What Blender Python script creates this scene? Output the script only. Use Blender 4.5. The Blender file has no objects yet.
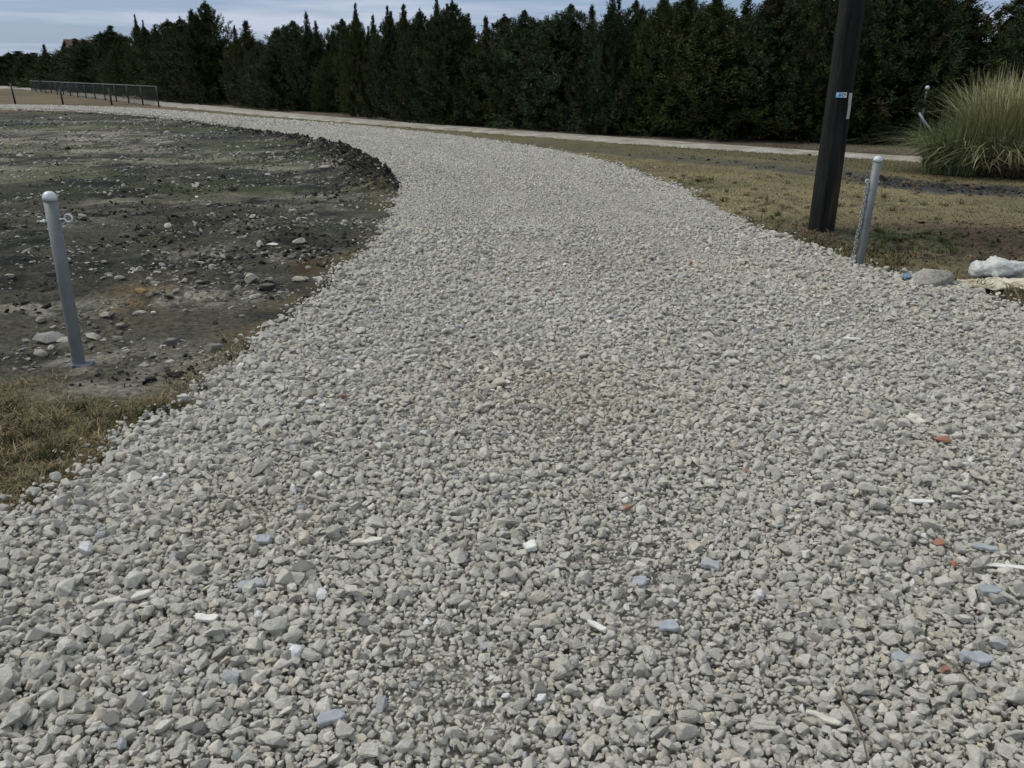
import bpy, bmesh, math, random
import numpy as np
from mathutils import Vector, Matrix, Euler
random.seed(7); rng = np.random.default_rng(11)
S = bpy.context.scene; C = S.collection
# ------------------------------------------------------------------ camera
FPX, HY, CH = 815.0, 75.0, 1.6
PITCH = math.atan((384-HY)/FPX)
cd = bpy.data.cameras.new('camera'); cam = bpy.data.objects.new('camera', cd); C.objects.link(cam)
cd.sensor_width = 36; cd.lens = FPX/1024*36; cd.clip_start = .05; cd.clip_end = 3000
cam.location = (0, 0, CH); cam.rotation_euler = (math.pi/2-PITCH, 0, 0)
S.camera = cam
# ------------------------------------------------------------------ sky, sun, exposure
SUN_EL, SUN_AZ = math.radians(52), math.radians(-78)      # azimuth from +Y towards +X
W = bpy.data.worlds.new('World'); S.world = W; W.use_nodes = True
nt = W.node_tree; nt.nodes.clear()
o_ = nt.nodes.new('ShaderNodeOutputWorld'); bg = nt.nodes.new('ShaderNodeBackground')
sky = nt.nodes.new('ShaderNodeTexSky'); sky.sky_type = 'NISHITA'; sky.sun_disc = False
sky.sun_elevation = SUN_EL; sky.sun_rotation = SUN_AZ; sky.dust_density = 1.5; sky.air_density = 1.0
tc = nt.nodes.new('ShaderNodeTexCoord')
mp = nt.nodes.new('ShaderNodeMapping'); mp.inputs['Scale'].default_value = (2.2, 2.2, 26)
nz = nt.nodes.new('ShaderNodeTexNoise'); nz.inputs['Scale'].default_value = 1.6; nz.inputs['Detail'].default_value = 6
nz.inputs['Roughness'].default_value = .55
rp = nt.nodes.new('ShaderNodeValToRGB'); rp.color_ramp.elements[0].position = .36; rp.color_ramp.elements[1].position = .66
rp.color_ramp.elements[0].color = (.62, .62, .62, 1); rp.color_ramp.elements[1].color = (.97, .97, .97, 1)
cl = nt.nodes.new('ShaderNodeValToRGB'); cl.color_ramp.elements[0].position = .42; cl.color_ramp.elements[1].position = .60
cl.color_ramp.elements[0].color = (3.1, 4.2, 6.0, 1); cl.color_ramp.elements[1].color = (5.9, 6.4, 7.3, 1)
mx = nt.nodes.new('ShaderNodeMix'); mx.data_type = 'RGBA'
L = nt.links.new
L(tc.outputs['Generated'], mp.inputs['Vector']); L(mp.outputs[0], nz.inputs['Vector']); L(nz.outputs['Fac'], rp.inputs[0]); L(nz.outputs['Fac'], cl.inputs[0])
L(rp.outputs[0], mx.inputs['Factor']); L(sky.outputs[0], mx.inputs['A']); L(cl.outputs[0], mx.inputs['B'])
sp_ = nt.nodes.new('ShaderNodeSeparateXYZ'); L(tc.outputs['Generated'], sp_.inputs[0])
vs = nt.nodes.new('ShaderNodeVectorMath'); vs.operation = 'MULTIPLY'; L(mx.outputs['Result'], vs.inputs[0])
ov_ = nt.nodes.new('ShaderNodeMix'); ov_.data_type = 'RGBA'; ov_.inputs['A'].default_value = (.84, .87, .93, 1); ov_.inputs['B'].default_value = (2.0, 1.8, 1.5, 1)
m01 = nt.nodes.new('ShaderNodeMapRange'); m01.inputs['From Min'].default_value = .08; m01.inputs['From Max'].default_value = .7; L(sp_.outputs['Z'], m01.inputs['Value'])
L(m01.outputs[0], ov_.inputs['Factor']); L(ov_.outputs['Result'], vs.inputs[1])
L(vs.outputs[0], bg.inputs[0]); bg.inputs[1].default_value = .095; L(bg.outputs[0], o_.inputs[0])
sd = bpy.data.lights.new('sun', 'SUN'); sd.energy = 2.1; sd.angle = math.radians(16); sd.color = (1, .96, .9)
so = bpy.data.objects.new('sun', sd); C.objects.link(so)
dv = Vector((math.sin(SUN_AZ)*math.cos(SUN_EL), math.cos(SUN_AZ)*math.cos(SUN_EL), math.sin(SUN_EL)))
so.rotation_euler = dv.to_track_quat('Z', 'Y').to_euler(); so.location = (0, 0, 30)
S.view_settings.view_transform = 'Standard'; S.view_settings.look = 'None'; S.view_settings.gamma = 1
S.view_settings.exposure = 0.2
S.render.engine = 'CYCLES'

# ------------------------------------------------------------------ measuring: where a picture point meets the height z
def un(x, y, z=0.0):
    u = (x-512)/FPX; v = (384-y)/FPX
    dy = math.cos(PITCH)+v*math.sin(PITCH); dz = -math.sin(PITCH)+v*math.cos(PITCH)
    t = (z-CH)/dz
    return (u*t, dy*t)
def top_z(px, py, Y):      # height of picture row py at ground distance Y
    v = (384-py)/FPX
    return CH + Y*(-math.sin(PITCH)+v*math.cos(PITCH))/(math.cos(PITCH)+v*math.sin(PITCH))
# ------------------------------------------------------------------ noise
_T = rng.random((256, 256))
def vnoise(x, y):
    xi = np.floor(x).astype(int); yi = np.floor(y).astype(int); fx = x-xi; fy = y-yi
    fx = fx*fx*(3-2*fx); fy = fy*fy*(3-2*fy)
    a = _T[xi & 255, yi & 255]; b = _T[(xi+1) & 255, yi & 255]; c = _T[xi & 255, (yi+1) & 255]; d = _T[(xi+1) & 255, (yi+1) & 255]
    return (a*(1-fx)+b*fx)*(1-fy)+(c*(1-fx)+d*fx)*fy
def fbm(x, y, o=4, s=1.0, seed=0, rough=.5):
    r = 0; A = 1; t = 0
    for k in range(o):
        r = r+A*vnoise(x*s+17.3*k+seed*31.7, y*s-9.1*k+seed*13.9); t += A; A *= rough; s *= 2.03
    return r/t
def smooth(a, b, x): t = np.clip((x-a)/(b-a), 0, 1); return t*t*(3-2*t)
def pip(px, py, poly):
    ins = np.zeros(px.shape, bool); n = len(poly)
    for i in range(n):
        x1, y1 = poly[i]; x2, y2 = poly[(i+1) % n]
        if y1 == y2: continue
        c = ((y1 > py) != (y2 > py)) & (px < (x2-x1)*(py-y1)/(y2-y1)+x1)
        ins ^= c
    return ins
def dline(px, py, pts):
    d = np.full(px.shape, 1e9)
    for (x1, y1), (x2, y2) in zip(pts[:-1], pts[1:]):
        vx, vy = x2-x1, y2-y1; l2 = vx*vx+vy*vy+1e-12
        t = np.clip(((px-x1)*vx+(py-y1)*vy)/l2, 0, 1)
        d = np.minimum(d, np.hypot(px-x1-t*vx, py-y1-t*vy))
    return d
def resample(pts, n):
    P = np.array(pts, float)
    for _ in range(2):   # Chaikin
        Q = [P[0]]
        for a, b in zip(P[:-1], P[1:]): Q += [a*.75+b*.25, a*.25+b*.75]
        Q.append(P[-1]); P = np.array(Q)
    s = np.r_[0, np.cumsum(np.hypot(*np.diff(P, axis=0).T))]
    t = np.linspace(0, 1, n)**1.6*s[-1]
    return np.c_[np.interp(t, s, P[:, 0]), np.interp(t, s, P[:, 1])]
# ------------------------------------------------------------------ object helpers
def tag(o, label=None, cat=None, group=None, kind=None):
    if label: o['label'] = label
    if cat: o['category'] = cat
    if group: o['group'] = group
    if kind: o['kind'] = kind
    return o
def empty(name, loc, rz=0):
    o = bpy.data.objects.new(name, None); C.objects.link(o); o.location = loc; o.rotation_euler = (0, 0, rz)
    o.empty_display_size = .1
    return o
def link(name, me, mat, parent=None, smooth_=False):
    if mat: me.materials.append(mat)
    o = bpy.data.objects.new(name, me); C.objects.link(o)
    if parent: o.parent = parent
    if smooth_: me.polygons.foreach_set('use_smooth', [True]*len(me.polygons))
    return o
def obj(name, bm, mat, parent=None, smooth_=False):
    me = bpy.data.meshes.new(name); bm.normal_update(); bm.to_mesh(me); bm.free()
    return link(name, me, mat, parent, smooth_)
def tri_mesh(name, V, F, col=None):
    """V (n,3), F (m,3 or 4) arrays -> mesh with optional vertex colour"""
    me = bpy.data.meshes.new(name); k = F.shape[1]
    me.vertices.add(len(V)); me.vertices.foreach_set('co', np.ascontiguousarray(V, np.float32).ravel())
    me.loops.add(F.size); me.loops.foreach_set('vertex_index', np.ascontiguousarray(F, np.int32).ravel())
    me.polygons.add(len(F)); me.polygons.foreach_set('loop_start', np.arange(0, F.size, k, dtype=np.int32))
    if col is not None:
        a = me.color_attributes.new('col', 'FLOAT_COLOR', 'POINT')
        c = np.ones((len(V), 4), np.float32); c[:, :3] = col; a.data.foreach_set('color', c.ravel())
    me.update(calc_edges=True)
    return me
def tube(bm, pts, rad, seg=8, caps=True):
    pts = [Vector(p) for p in pts]; rings = []
    for i, p in enumerate(pts):
        d = (pts[min(i+1, len(pts)-1)]-pts[max(i-1, 0)]).normalized()
        q = d.to_track_quat('Z', 'Y'); r = rad[i] if hasattr(rad, '__len__') else rad
        rings.append([bm.verts.new(p+q @ Vector((r*math.cos(2*math.pi*k/seg), r*math.sin(2*math.pi*k/seg), 0))) for k in range(seg)])
    for a, b in zip(rings[:-1], rings[1:]):
        for k in range(seg): bm.faces.new((a[k], a[(k+1) % seg], b[(k+1) % seg], b[k]))
    if caps: bm.faces.new(rings[0][::-1]); bm.faces.new(rings[-1])
def box(bm, c, s, rot=None, bev=0):
    m = Matrix.Translation(c) @ (rot.to_matrix().to_4x4() if rot else Matrix()) @ Matrix.Diagonal((*s, 1))
    r = bmesh.ops.create_cube(bm, size=1, matrix=m)
    if bev: bmesh.ops.bevel(bm, geom=list({e for v in r['verts'] for e in v.link_edges}), offset=bev, segments=1, affect='EDGES')
def torus(bm, c, R_, r_, q, sx=1, n=14, m=6):
    vs = []
    for i in range(n):
        a = 2*math.pi*i/n; ring = []
        for j in range(m):
            b = 2*math.pi*j/m
            ring.append(bm.verts.new(Vector(c)+q @ Vector((sx*(R_+r_*math.cos(b))*math.cos(a), (R_+r_*math.cos(b))*math.sin(a), r_*math.sin(b)))))
        vs.append(ring)
    for i in range(n):
        for j in range(m): bm.faces.new((vs[i][j], vs[(i+1) % n][j], vs[(i+1) % n][(j+1) % m], vs[i][(j+1) % m]))
# ------------------------------------------------------------------ materials
def mat(name, col=(.5, .5, .5), rough=.9, metal=0, attr=None, attr_type='GEOMETRY', var=.0, vscale=10, bump=0, bscale=50, bdet=6, speck=None, spec=.3, bdist=.02, two=None, stretch=None):
    m = bpy.data.materials.new(name); m.use_nodes = True; n = m.node_tree; b = n.nodes['Principled BSDF']
    b.inputs['Roughness'].default_value = rough; b.inputs['Metallic'].default_value = metal
    b.inputs['Specular IOR Level'].default_value = spec
    t = n.nodes.new('ShaderNodeTexCoord'); co = t.outputs['Object']
    if stretch:
        mpp = n.nodes.new('ShaderNodeMapping'); mpp.inputs['Scale'].default_value = stretch; n.links.new(co, mpp.inputs['Vector']); co = mpp.outputs[0]
    if attr:
        a = n.nodes.new('ShaderNodeAttribute'); a.attribute_name = attr; a.attribute_type = attr_type; src = a.outputs['Color']
    else:
        a = n.nodes.new('ShaderNodeRGB'); a.outputs[0].default_value = (*col, 1); src = a.outputs[0]
    if two:
        q = n.nodes.new('ShaderNodeTexNoise'); q.inputs['Scale'].default_value = two[1]; q.inputs['Detail'].default_value = 5
        n.links.new(co, q.inputs['Vector'])
        r = n.nodes.new('ShaderNodeMapRange'); r.inputs['From Min'].default_value = two[2]; r.inputs['From Max'].default_value = two[3]
        n.links.new(q.outputs['Fac'], r.inputs['Value'])
        x = n.nodes.new('ShaderNodeMix'); x.data_type = 'RGBA'; n.links.new(r.outputs[0], x.inputs['Factor']); n.links.new(src, x.inputs['A']); x.inputs['B'].default_value = (*two[0], 1)
        src = x.outputs['Result']
    if var:
        q = n.nodes.new('ShaderNodeTexNoise'); q.inputs['Scale'].default_value = vscale; q.inputs['Detail'].default_value = 8; q.inputs['Roughness'].default_value = .65
        n.links.new(co, q.inputs['Vector'])
        r = n.nodes.new('ShaderNodeMapRange'); r.inputs['From Min'].default_value = .3; r.inputs['From Max'].default_value = .7
        r.inputs['To Min'].default_value = 1-var; r.inputs['To Max'].default_value = 1+var; n.links.new(q.outputs['Fac'], r.inputs['Value'])
        x = n.nodes.new('ShaderNodeVectorMath'); x.operation = 'SCALE'; n.links.new(src, x.inputs[0]); n.links.new(r.outputs[0], x.inputs['Scale']); src = x.outputs[0]
    if speck:   # (colour, scale, threshold)
        q = n.nodes.new('ShaderNodeTexVoronoi'); q.inputs['Scale'].default_value = speck[1]; n.links.new(co, q.inputs['Vector'])
        r = n.nodes.new('ShaderNodeSeparateColor'); n.links.new(q.outputs['Color'], r.inputs[0])
        g = n.nodes.new('ShaderNodeMath'); g.operation = 'GREATER_THAN'; g.inputs[1].default_value = speck[2]; n.links.new(r.outputs[0], g.inputs[0])
        l = n.nodes.new('ShaderNodeMath'); l.operation = 'LESS_THAN'; l.inputs[1].default_value = .35; n.links.new(q.outputs['Distance'], l.inputs[0])
        mu = n.nodes.new('ShaderNodeMath'); mu.operation = 'MULTIPLY'; n.links.new(g.outputs[0], mu.inputs[0]); n.links.new(l.outputs[0], mu.inputs[1])
        x = n.nodes.new('ShaderNodeMix'); x.data_type = 'RGBA'; n.links.new(mu.outputs[0], x.inputs['Factor']); n.links.new(src, x.inputs['A']); x.inputs['B'].default_value = (*speck[0], 1)
        src = x.outputs['Result']
    n.links.new(src, b.inputs['Base Color'])
    if bump:
        q = n.nodes.new('ShaderNodeTexNoise'); q.inputs['Scale'].default_value = bscale; q.inputs['Detail'].default_value = bdet; q.inputs['Roughness'].default_value = .7
        n.links.new(co, q.inputs['Vector'])
        u = n.nodes.new('ShaderNodeBump'); u.inputs['Strength'].default_value = bump; u.inputs['Distance'].default_value = bdist
        n.links.new(q.outputs['Fac'], u.inputs['Height']); n.links.new(u.outputs[0], b.inputs['Normal'])
    return m
M = dict(
    ground=mat('ground_soil_and_grass', attr='col', var=.75, vscale=26, bump=1.0, bscale=18, bdist=.05, spec=.1),
    roadbed=mat('gravel_fines', (.36, .345, .295), var=.5, vscale=38, bump=1, bscale=45, bdist=.03, spec=.15),
    track=mat('pale_track', (.265, .255, .225), var=.3, vscale=2.5, bump=.6, bscale=30, spec=.1, two=((.19, .17, .13), 1.5, .42, .66)),
    stone=mat('crushed_limestone', attr='col', attr_type='INSTANCER', var=.16, vscale=2.2, bump=.5, bscale=4, bdist=.12, spec=.25),
    rock=mat('pale_rock', (.36, .34, .29), var=.35, vscale=14, bump=.8, bscale=22, bdist=.02, spec=.2),
    greyrock=mat('grey_rock', (.30, .295, .27), var=.35, vscale=14, bump=.9, bscale=20, bdist=.02, spec=.2),
    brick=mat('red_brick', (.30, .15, .105), var=.25, vscale=40, bump=.5, bscale=60),
    slate=mat('blue_slate', (.27, .29, .31), rough=.7, var=.2, vscale=30, bump=.4, bscale=60),
    white=mat('white_chip', (.54, .54, .50), rough=.7, var=.12, vscale=40, bump=.3, bscale=60),
    wood=mat('pale_wood_chip', (.46, .44, .38), var=.25, vscale=30, bump=.4, bscale=60),
    clod=mat('dark_clay', attr='col', attr_type='INSTANCER', var=.35, vscale=3, bump=.9, bscale=5, bdist=.2, spec=.1),
    orange=mat('orange_clay', (.34, .22, .11), var=.35, vscale=30, bump=1, bscale=40),
    steel=mat('galvanised_pipe', (.120, .134, .136), rough=.6, metal=.2, var=.16, vscale=9, bump=.1, bscale=60, spec=.5),
    cap=mat('cast_aluminium', (.42, .45, .47), rough=.5, metal=.2, var=.12, vscale=30, spec=.5),
    zinc=mat('zinc_plated', (.55, .57, .60), rough=.45, metal=.25, spec=.5),
    chainsteel=mat('dull_chain_steel', (.26, .28, .30), rough=.55, metal=.3),
    concrete=mat('shadow_grey', (.12, .13, .145), var=.25, vscale=20, bump=.6, bscale=40),  # dark tone of the shadow smear modelled at each gate post foot
    chunk=mat('old_concrete', (.34, .33, .295), var=.3, vscale=12, bump=.9, bscale=25, two=((.24, .22, .18), 9, .45, .65)),
    pole=mat('creosoted_wood', (.013, .015, .014), rough=.9, var=.7, vscale=14, bump=1, bscale=22, spec=.12, two=((.060, .032, .015), 5, .60, .72), stretch=(1, 1, .12)),
    tagblue=mat('blue_tag', (.12, .38, .66), rough=.5), tagwhite=mat('white_tag', (.65, .67, .67), rough=.5), tagblack=mat('black_mark', (.02, .02, .025), rough=.5),
    strip=mat('weathered_strip', (.34, .35, .32), rough=.6, var=.2, vscale=15),
    leaf=mat('cedar_foliage', attr='col', rough=.8, var=.0, spec=.15),
    bark=mat('cedar_bark', (.07, .05, .04), var=.3, vscale=10, bump=.6, bscale=20),
    grass=mat('grass_blades', attr='col', rough=.8, spec=.15),
    pampas=mat('pampas_leaves', attr='col', rough=.7, spec=.2),
    plume=mat('pampas_plume', (.34, .32, .25), rough=.95, var=.2, vscale=10),
    darksteel=mat('dark_fence_steel', (.035, .04, .04), rough=.6, metal=.3),
    rail=mat('grey_fence_rail', (.075, .085, .08), rough=.5, metal=.5),
    wire=mat('chain_link_wire', (.035, .045, .045), rough=.6, metal=.2),
    post=mat('grey_weathered_post', (.10, .11, .105), rough=.8, var=.25, vscale=10),
    plastic=mat('white_plastic_film', (.62, .63, .60), rough=.4, var=.08, vscale=8, bump=1, bscale=16, bdist=.05, spec=.5, two=((.38, .41, .40), 6, .42, .62)),
    cream=mat('cream_sheet', (.50, .46, .37), rough=.7, var=.15, vscale=12, bump=.6, bscale=25, two=((.20, .16, .10), 9, .45, .62)),
    bluerag=mat('blue_rag', (.12, .19, .26), rough=.7, var=.3, vscale=40),
    wall=mat('cream_wall', (.50, .46, .38), var=.08, vscale=2), roof=mat('brown_shingles', (.060, .040, .032), var=.2, vscale=4, bump=.4, bscale=10),
    glass=mat('window_glass', (.03, .04, .05), rough=.1, spec=.5), trim=mat('white_trim', (.6, .6, .57)),
    twig=mat('dry_twig', (.10, .08, .055), var=.3, vscale=30),
)
# ------------------------------------------------------------------ road outlines on the ground
LE = [(-2.6, -6), (-2.25, .5)]+[un(*p) for p in [(0, 536), (76, 480), (148, 434), (220, 382), (258, 346), (306, 309), (351, 269), (391, 218), (402, 192), (398, 177), (350, 150), (290, 136), (230, 126), (170, 118), (110, 113), (60, 110), (0, 109.5)]]+[(-60, 47), (-220, 60)]
RE = [(6.2, -6), (5.4, 1.5), (4.5, 4.0)]+[un(*p) for p in [(1024, 312), (960, 288), (900, 277), (850, 266), (800, 245), (740, 222), (690, 194), (640, 174), (600, 161), (540, 149), (480, 140), (420, 133), (340, 124.5), (256, 119), (180, 111.5), (100, 107), (0, 105)]]+[(-60, 53), (-220, 68)]
LEs = resample(LE, 160); RE_s = resample(RE, 160)
ROAD = [tuple(p) for p in LEs]+[tuple(p) for p in RE_s[::-1]]
INNER = [(-400, -30), (-2.6, -30)]+[tuple(p) for p in LEs]+[(-400, 60)]
TN = [un(*p) for p in [(1150, 178), (1024, 167), (905, 160.5), (868, 158.5), (768, 152.5), (640, 144.5), (560, 137.5), (512, 134.5), (440, 129), (340, 121.5), (256, 114.5), (200, 109), (150, 105), (100, 98), (50, 92.5), (0, 87)]]+[(-260, 190)]
TF = [un(*p) for p in [(1150, 168), (1024, 160), (905, 156), (868, 153.5), (768, 147.5), (640, 138), (560, 132.5), (512, 129.5), (440, 124.5), (340, 117), (256, 109.5), (200, 104), (150, 100.5), (100, 94), (50, 89.5), (0, 84.5)]]+[(-260, 205)]
TNs = resample(TN, 120); TFs = resample(TF, 120)
TRACK = [tuple(p) for p in TNs]+[tuple(p) for p in TFs[::-1]]
BERM = [un(*p) for p in [(385, 190), (374, 176), (345, 156), (300, 142), (250, 133), (190, 123), (120, 116), (20, 111)]]
BANDA = [un(*p) for p in [(540, 144), (640, 152), (700, 160), (768, 166), (870, 178), (960, 190), (1100, 200)]]
BANDB = [un(*p) for p in [(880, 180), (960, 188), (1100, 196)]]
PAMP = (8.3, 14.6)
# ------------------------------------------------------------------ ground sheet
def axis(lo, hi, f):
    a = [0.0]
    while a[-1] < hi: a.append(a[-1]+f(a[-1]))
    b = [0.0]
    while b[-1] > lo: b.append(b[-1]-f(-b[-1]))
    return np.array(b[::-1][:-1]+a)
XS = axis(-420, 420, lambda t: .042+.0125*t)
YS = 3.5+axis(-40, 700, lambda t: max(.04, .0011*t*t) if t < 90 else 9+.05*t)
def soil_height(x, y, inn, de, droad):
    far = np.clip(1-np.hypot(x, y)/45, 0, 1)
    lump = (fbm(x, y, 4, 3.1, 1)-.5)*.13+(fbm(x, y, 3, 14, 2)-.5)*.055
    ridg = np.abs(fbm(x, y, 4, 6.5, 3)-.5)*.14
    near = smooth(0, .6, de)
    z = np.where(inn, (lump+ridg)*smooth(0, 1.2, de)*(.35+.65*smooth(4.2, 6, y))*(.3+.7*far), (fbm(x, y, 3, 1.1, 4)-.5)*.06*far*near+(fbm(x, y, 2, 9, 5)-.5)*.02*far)
    db = dline(x, y, BERM)
    z = z+np.where(inn, np.exp(-(db/.42)**2)*(.06+.24*fbm(x, y, 4, 3.8, 6))*(.12+.88*smooth(30, 17, y))*smooth(-.02, .2, de), 0)
    # shallow ditch on the right, mound of soil in front of it
    z = z-.10*np.exp(-(dline(x, y, [un(930, 240), un(1120, 262)])/.7)**2)*(~inn)
    z = z+.07*np.exp(-(dline(x, y, [un(965, 291), un(1100, 320)])/.22)**2)*(~inn)*smooth(0, .25, droad)
    return z
def ground_z(x, y):
    x = np.atleast_1d(np.asarray(x, float)); y = np.atleast_1d(np.asarray(y, float))
    inn = pip(x, y, INNER); rd = pip(x, y, ROAD); de = dline(x, y, LEs[::2]); dr = np.minimum(de, dline(x, y, RE_s[::2]))
    z = soil_height(x, y, inn, de, dr)
    tr = pip(x, y, TRACK)
    return np.where(rd | tr, -.05, z-.004)
def mixc(c, new, f): return c*(1-f[:, None])+np.array(new)[None, :]*f[:, None]
def blob(x, y, px, py, rx, ry=None):
    cx, cy = un(px, py); ry = ry or rx
    return np.exp(-(((x-cx)/rx)**2+((y-cy)/ry)**2))
def ground_col(x, y, inn):
    n1 = fbm(x, y, 4, .9, 7); n2 = fbm(x, y, 4, .45, 8); n3 = fbm(x, y, 3, 6, 9); n4 = fbm(x, y, 5, 2.3, 10)
    n5 = fbm(x*.45, y*1.6, 4, .9, 12)
    # lawn side
    c = np.tile(np.array([.140, .120, .066]), (len(x), 1))
    c = mixc(c, (.185, .155, .085), smooth(.42, .62, n1))
    c = mixc(c, (.095, .095, .045), smooth(.52, .68, n2)*.8)
    c = mixc(c, (.085, .07, .045), smooth(.55, .75, n4)*.6)
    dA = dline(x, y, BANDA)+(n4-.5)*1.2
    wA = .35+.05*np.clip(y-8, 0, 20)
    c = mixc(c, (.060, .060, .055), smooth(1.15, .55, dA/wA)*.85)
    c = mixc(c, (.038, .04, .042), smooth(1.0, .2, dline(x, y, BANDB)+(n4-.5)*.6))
    c = mixc(c, (.062, .045, .031), np.clip(1.5*blob(x, y, 985, 240, 1.7, 1.3)*(.6+.8*n4), 0, 1)); c = mixc(c, (.14, .105, .065), np.clip(1.5*blob(x, y, 985, 240, 1.8, 1.4), 0, 1)*smooth(.52, .66, fbm(x, y, 5, 3.2, 72, .65))*.8)
    c = mixc(c, (.050, .065, .028), np.clip(1.1*blob(x, y, 908, 234, .6, .5)*smooth(.42, .62, fbm(x, y, 4, 4, 71)), 0, 1))
    c = mixc(c, (.05, .045, .035), np.clip(1.3*blob(x, y, 822, 236, .6, .5)*(.4+n4), 0, 1))
    c = mixc(c, (.06, .055, .035), smooth(.35, .05, dline(x, y, RE_s[::2]))*smooth(.35, .6, n4)*.8)
    c = mixc(c, (.075, .060, .035), np.clip(1.5*np.exp(-(dline(x, y, [un(955, 290), un(1100, 320)])/.3)**2), 0, 1))
    c = mixc(c, (.24, .22, .17), np.clip(1.1*np.exp(-(dline(x, y, [un(830, 262), un(900, 272), un(960, 283)])/.18)**2)*smooth(.4, .6, n4), 0, 1))
    c = mixc(c, (.095, .088, .050), smooth(3.6, 1.2, dline(x, y, TNs[::2])+2*(n1-.5))*.85)
    # behind the track: litter strip
    beh = pip(x, y, [tuple(p) for p in TFs]+[(-260, 700), (500, 700), (500, 18)])
    c = np.where(beh[:, None], mixc(np.tile(np.array([.115, .095, .078]), (len(x), 1)), (.07, .055, .04), smooth(.4, .65, n1)), c)
    # field beyond the bend
    bb = (x < -14) & (~inn)
    c = np.where(bb[:, None], mixc(np.tile(np.array([.115, .088, .056]), (len(x), 1)), (.065, .062, .036), smooth(.45, .65, n5)), c)
    # left: bare clay
    k = np.tile(np.array([.066, .065, .056]), (len(x), 1))
    k = mixc(k, (.105, .098, .080), smooth(.42, .62, n1)); k = mixc(k, (.15, .14, .115), smooth(.56, .70, fbm(x, y, 5, 3.5, 17))*.7)
    k = mixc(k, (.034, .035, .033), smooth(.5, .66, n4))
    k = mixc(k, (.055, .068, .024), smooth(.50, .68, fbm(x*.8+n4, y+n1, 5, .6, 14, .6))*smooth(7, 14, y)*.6)
    st = smooth(.60, .70, fbm(x*.8+.8*n4, y*1.3+.5*n1, 6, .9, 15, .62))*smooth(7, 10, y)
    k = mixc(k, (.25, .235, .195), st*.75)
    tan = np.clip(1.2*blob(x, y, 110, 345, 1.4, .9)+1.0*blob(x, y, 210, 290, .9, .5), 0, 1)*smooth(.36, .6, n4)
    k = mixc(k, (.175, .155, .115), tan*.85)
    k = mixc(k, (.095, .062, .032), np.clip(blob(x, y, 325, 262, .35, .7)*1.3, 0, 1)*smooth(.3, .6, n4))
    k = mixc(k, (.13, .12, .06), np.clip(blob(x, y, 392, 196, .35, 1.5)*1.3, 0, 1)*smooth(.25, .5, n4))
    k = k*np.array([.47, .495, .465])
    chalk = smooth(.56, .66, fbm(x*.5+1.2*n4, y*.9, 6, .7, 18, .62))*smooth(8, 13, y)*smooth(40, 30, y)
    k = mixc(k, (.24, .22, .175), chalk*.6); k = mixc(k, (.050, .058, .024), smooth(.54, .66, fbm(x*.7+n4, y*.9, 5, .45, 19, .6))*smooth(7, 14, y)*.7)
    for qx, qy, ax, ay in ((128, 143, 1.5, 1.6), (30, 141, 2.5, 1.2), (90, 137, 2.2, .9), (60, 150, 1.6, .8), (20, 305, .55, .14), (40, 315, .5, .10), (190, 300, .6, .25), (240, 255, .7, .3)):
        k = mixc(k, (.24, .225, .18), np.clip(1.2*blob(x, y, qx, qy, ax, ay), 0, 1)*smooth(.42, .58, fbm(x*1.1, y*1.3, 5, 1.5 if qy < 200 else 4.5, 91, .62))*.75)
    k = mixc(k, (.20, .185, .15), np.clip(1.4*blob(x, y, 110, 372, 1.0, .5), 0, 1)*smooth(.3, .55, fbm(x, y, 5, 3, 81, .6))*.85); k = mixc(k, (.19, .125, .065), blob(x, y, 142, 300, .22, .45)*smooth(.35, .6, fbm(x, y, 4, 6, 82))*.9)
    gr = smooth(4.30, 3.85, y+(n4-.5)*.9+.3*(x+2.5))
    gc = mixc(np.tile(np.array([.12, .10, .056]), (len(x), 1)), (.06, .06, .028), smooth(.48, .66, n1))
    k = k*(1-gr[:, None])+gc*gr[:, None]
    edge = smooth(.45, .05, dline(x, y, LEs[::2]))*smooth(13, 5, y)
    k = mixc(k, (.10, .078, .04), edge*.8*smooth(.3, .55, n4))
    k = mixc(k, (.17, .125, .078), smooth(36, 44, y)*smooth(-14, -24, x)*.7)
    c = np.where(inn[:, None], k, c)
    return c*(.8+.4*n3[:, None])
GX, GY = np.meshgrid(XS, YS); gx = GX.ravel(); gy = GY.ravel()
inn = pip(gx, gy, INNER)
Vg = np.c_[gx, gy, ground_z(gx, gy)]
nx, ny = len(XS), len(YS)
I = (np.arange(ny-1)[:, None]*nx+np.arange(nx-1)[None, :]).ravel()
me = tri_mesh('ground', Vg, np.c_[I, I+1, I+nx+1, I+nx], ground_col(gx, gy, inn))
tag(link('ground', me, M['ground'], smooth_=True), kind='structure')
# ------------------------------------------------------------------ road and track sheets
def strip(name, A, B, m, z0, crown, nj=14):
    V = []; n = len(A)
    for j in range(nj):
        t = j/(nj-1); P = A*(1-t)+B*t
        zz = z0+crown*(1-(2*t-1)**2)+(fbm(P[:, 0], P[:, 1], 3, 2.2, 20)-.5)*(.02 if nj > 8 else 0)*(0 if j in (0, nj-1) else 1)
        if j in (0, nj-1): zz = zz*0-.03
        V.append(np.c_[P, zz])
    V = np.concatenate(V); I = (np.arange(nj-1)[:, None]*n+np.arange(n-1)[None, :]).ravel()
    F = np.c_[I, I+n, I+n+1, I+1]
    return tag(link(name, tri_mesh(name, V, F), m, smooth_=True), kind='structure')
strip('gravel_road', LEs, RE_s, M['roadbed'], .004, .012)
strip('farm_track', TNs, TFs, M['track'], .006, .02, 6)
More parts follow.
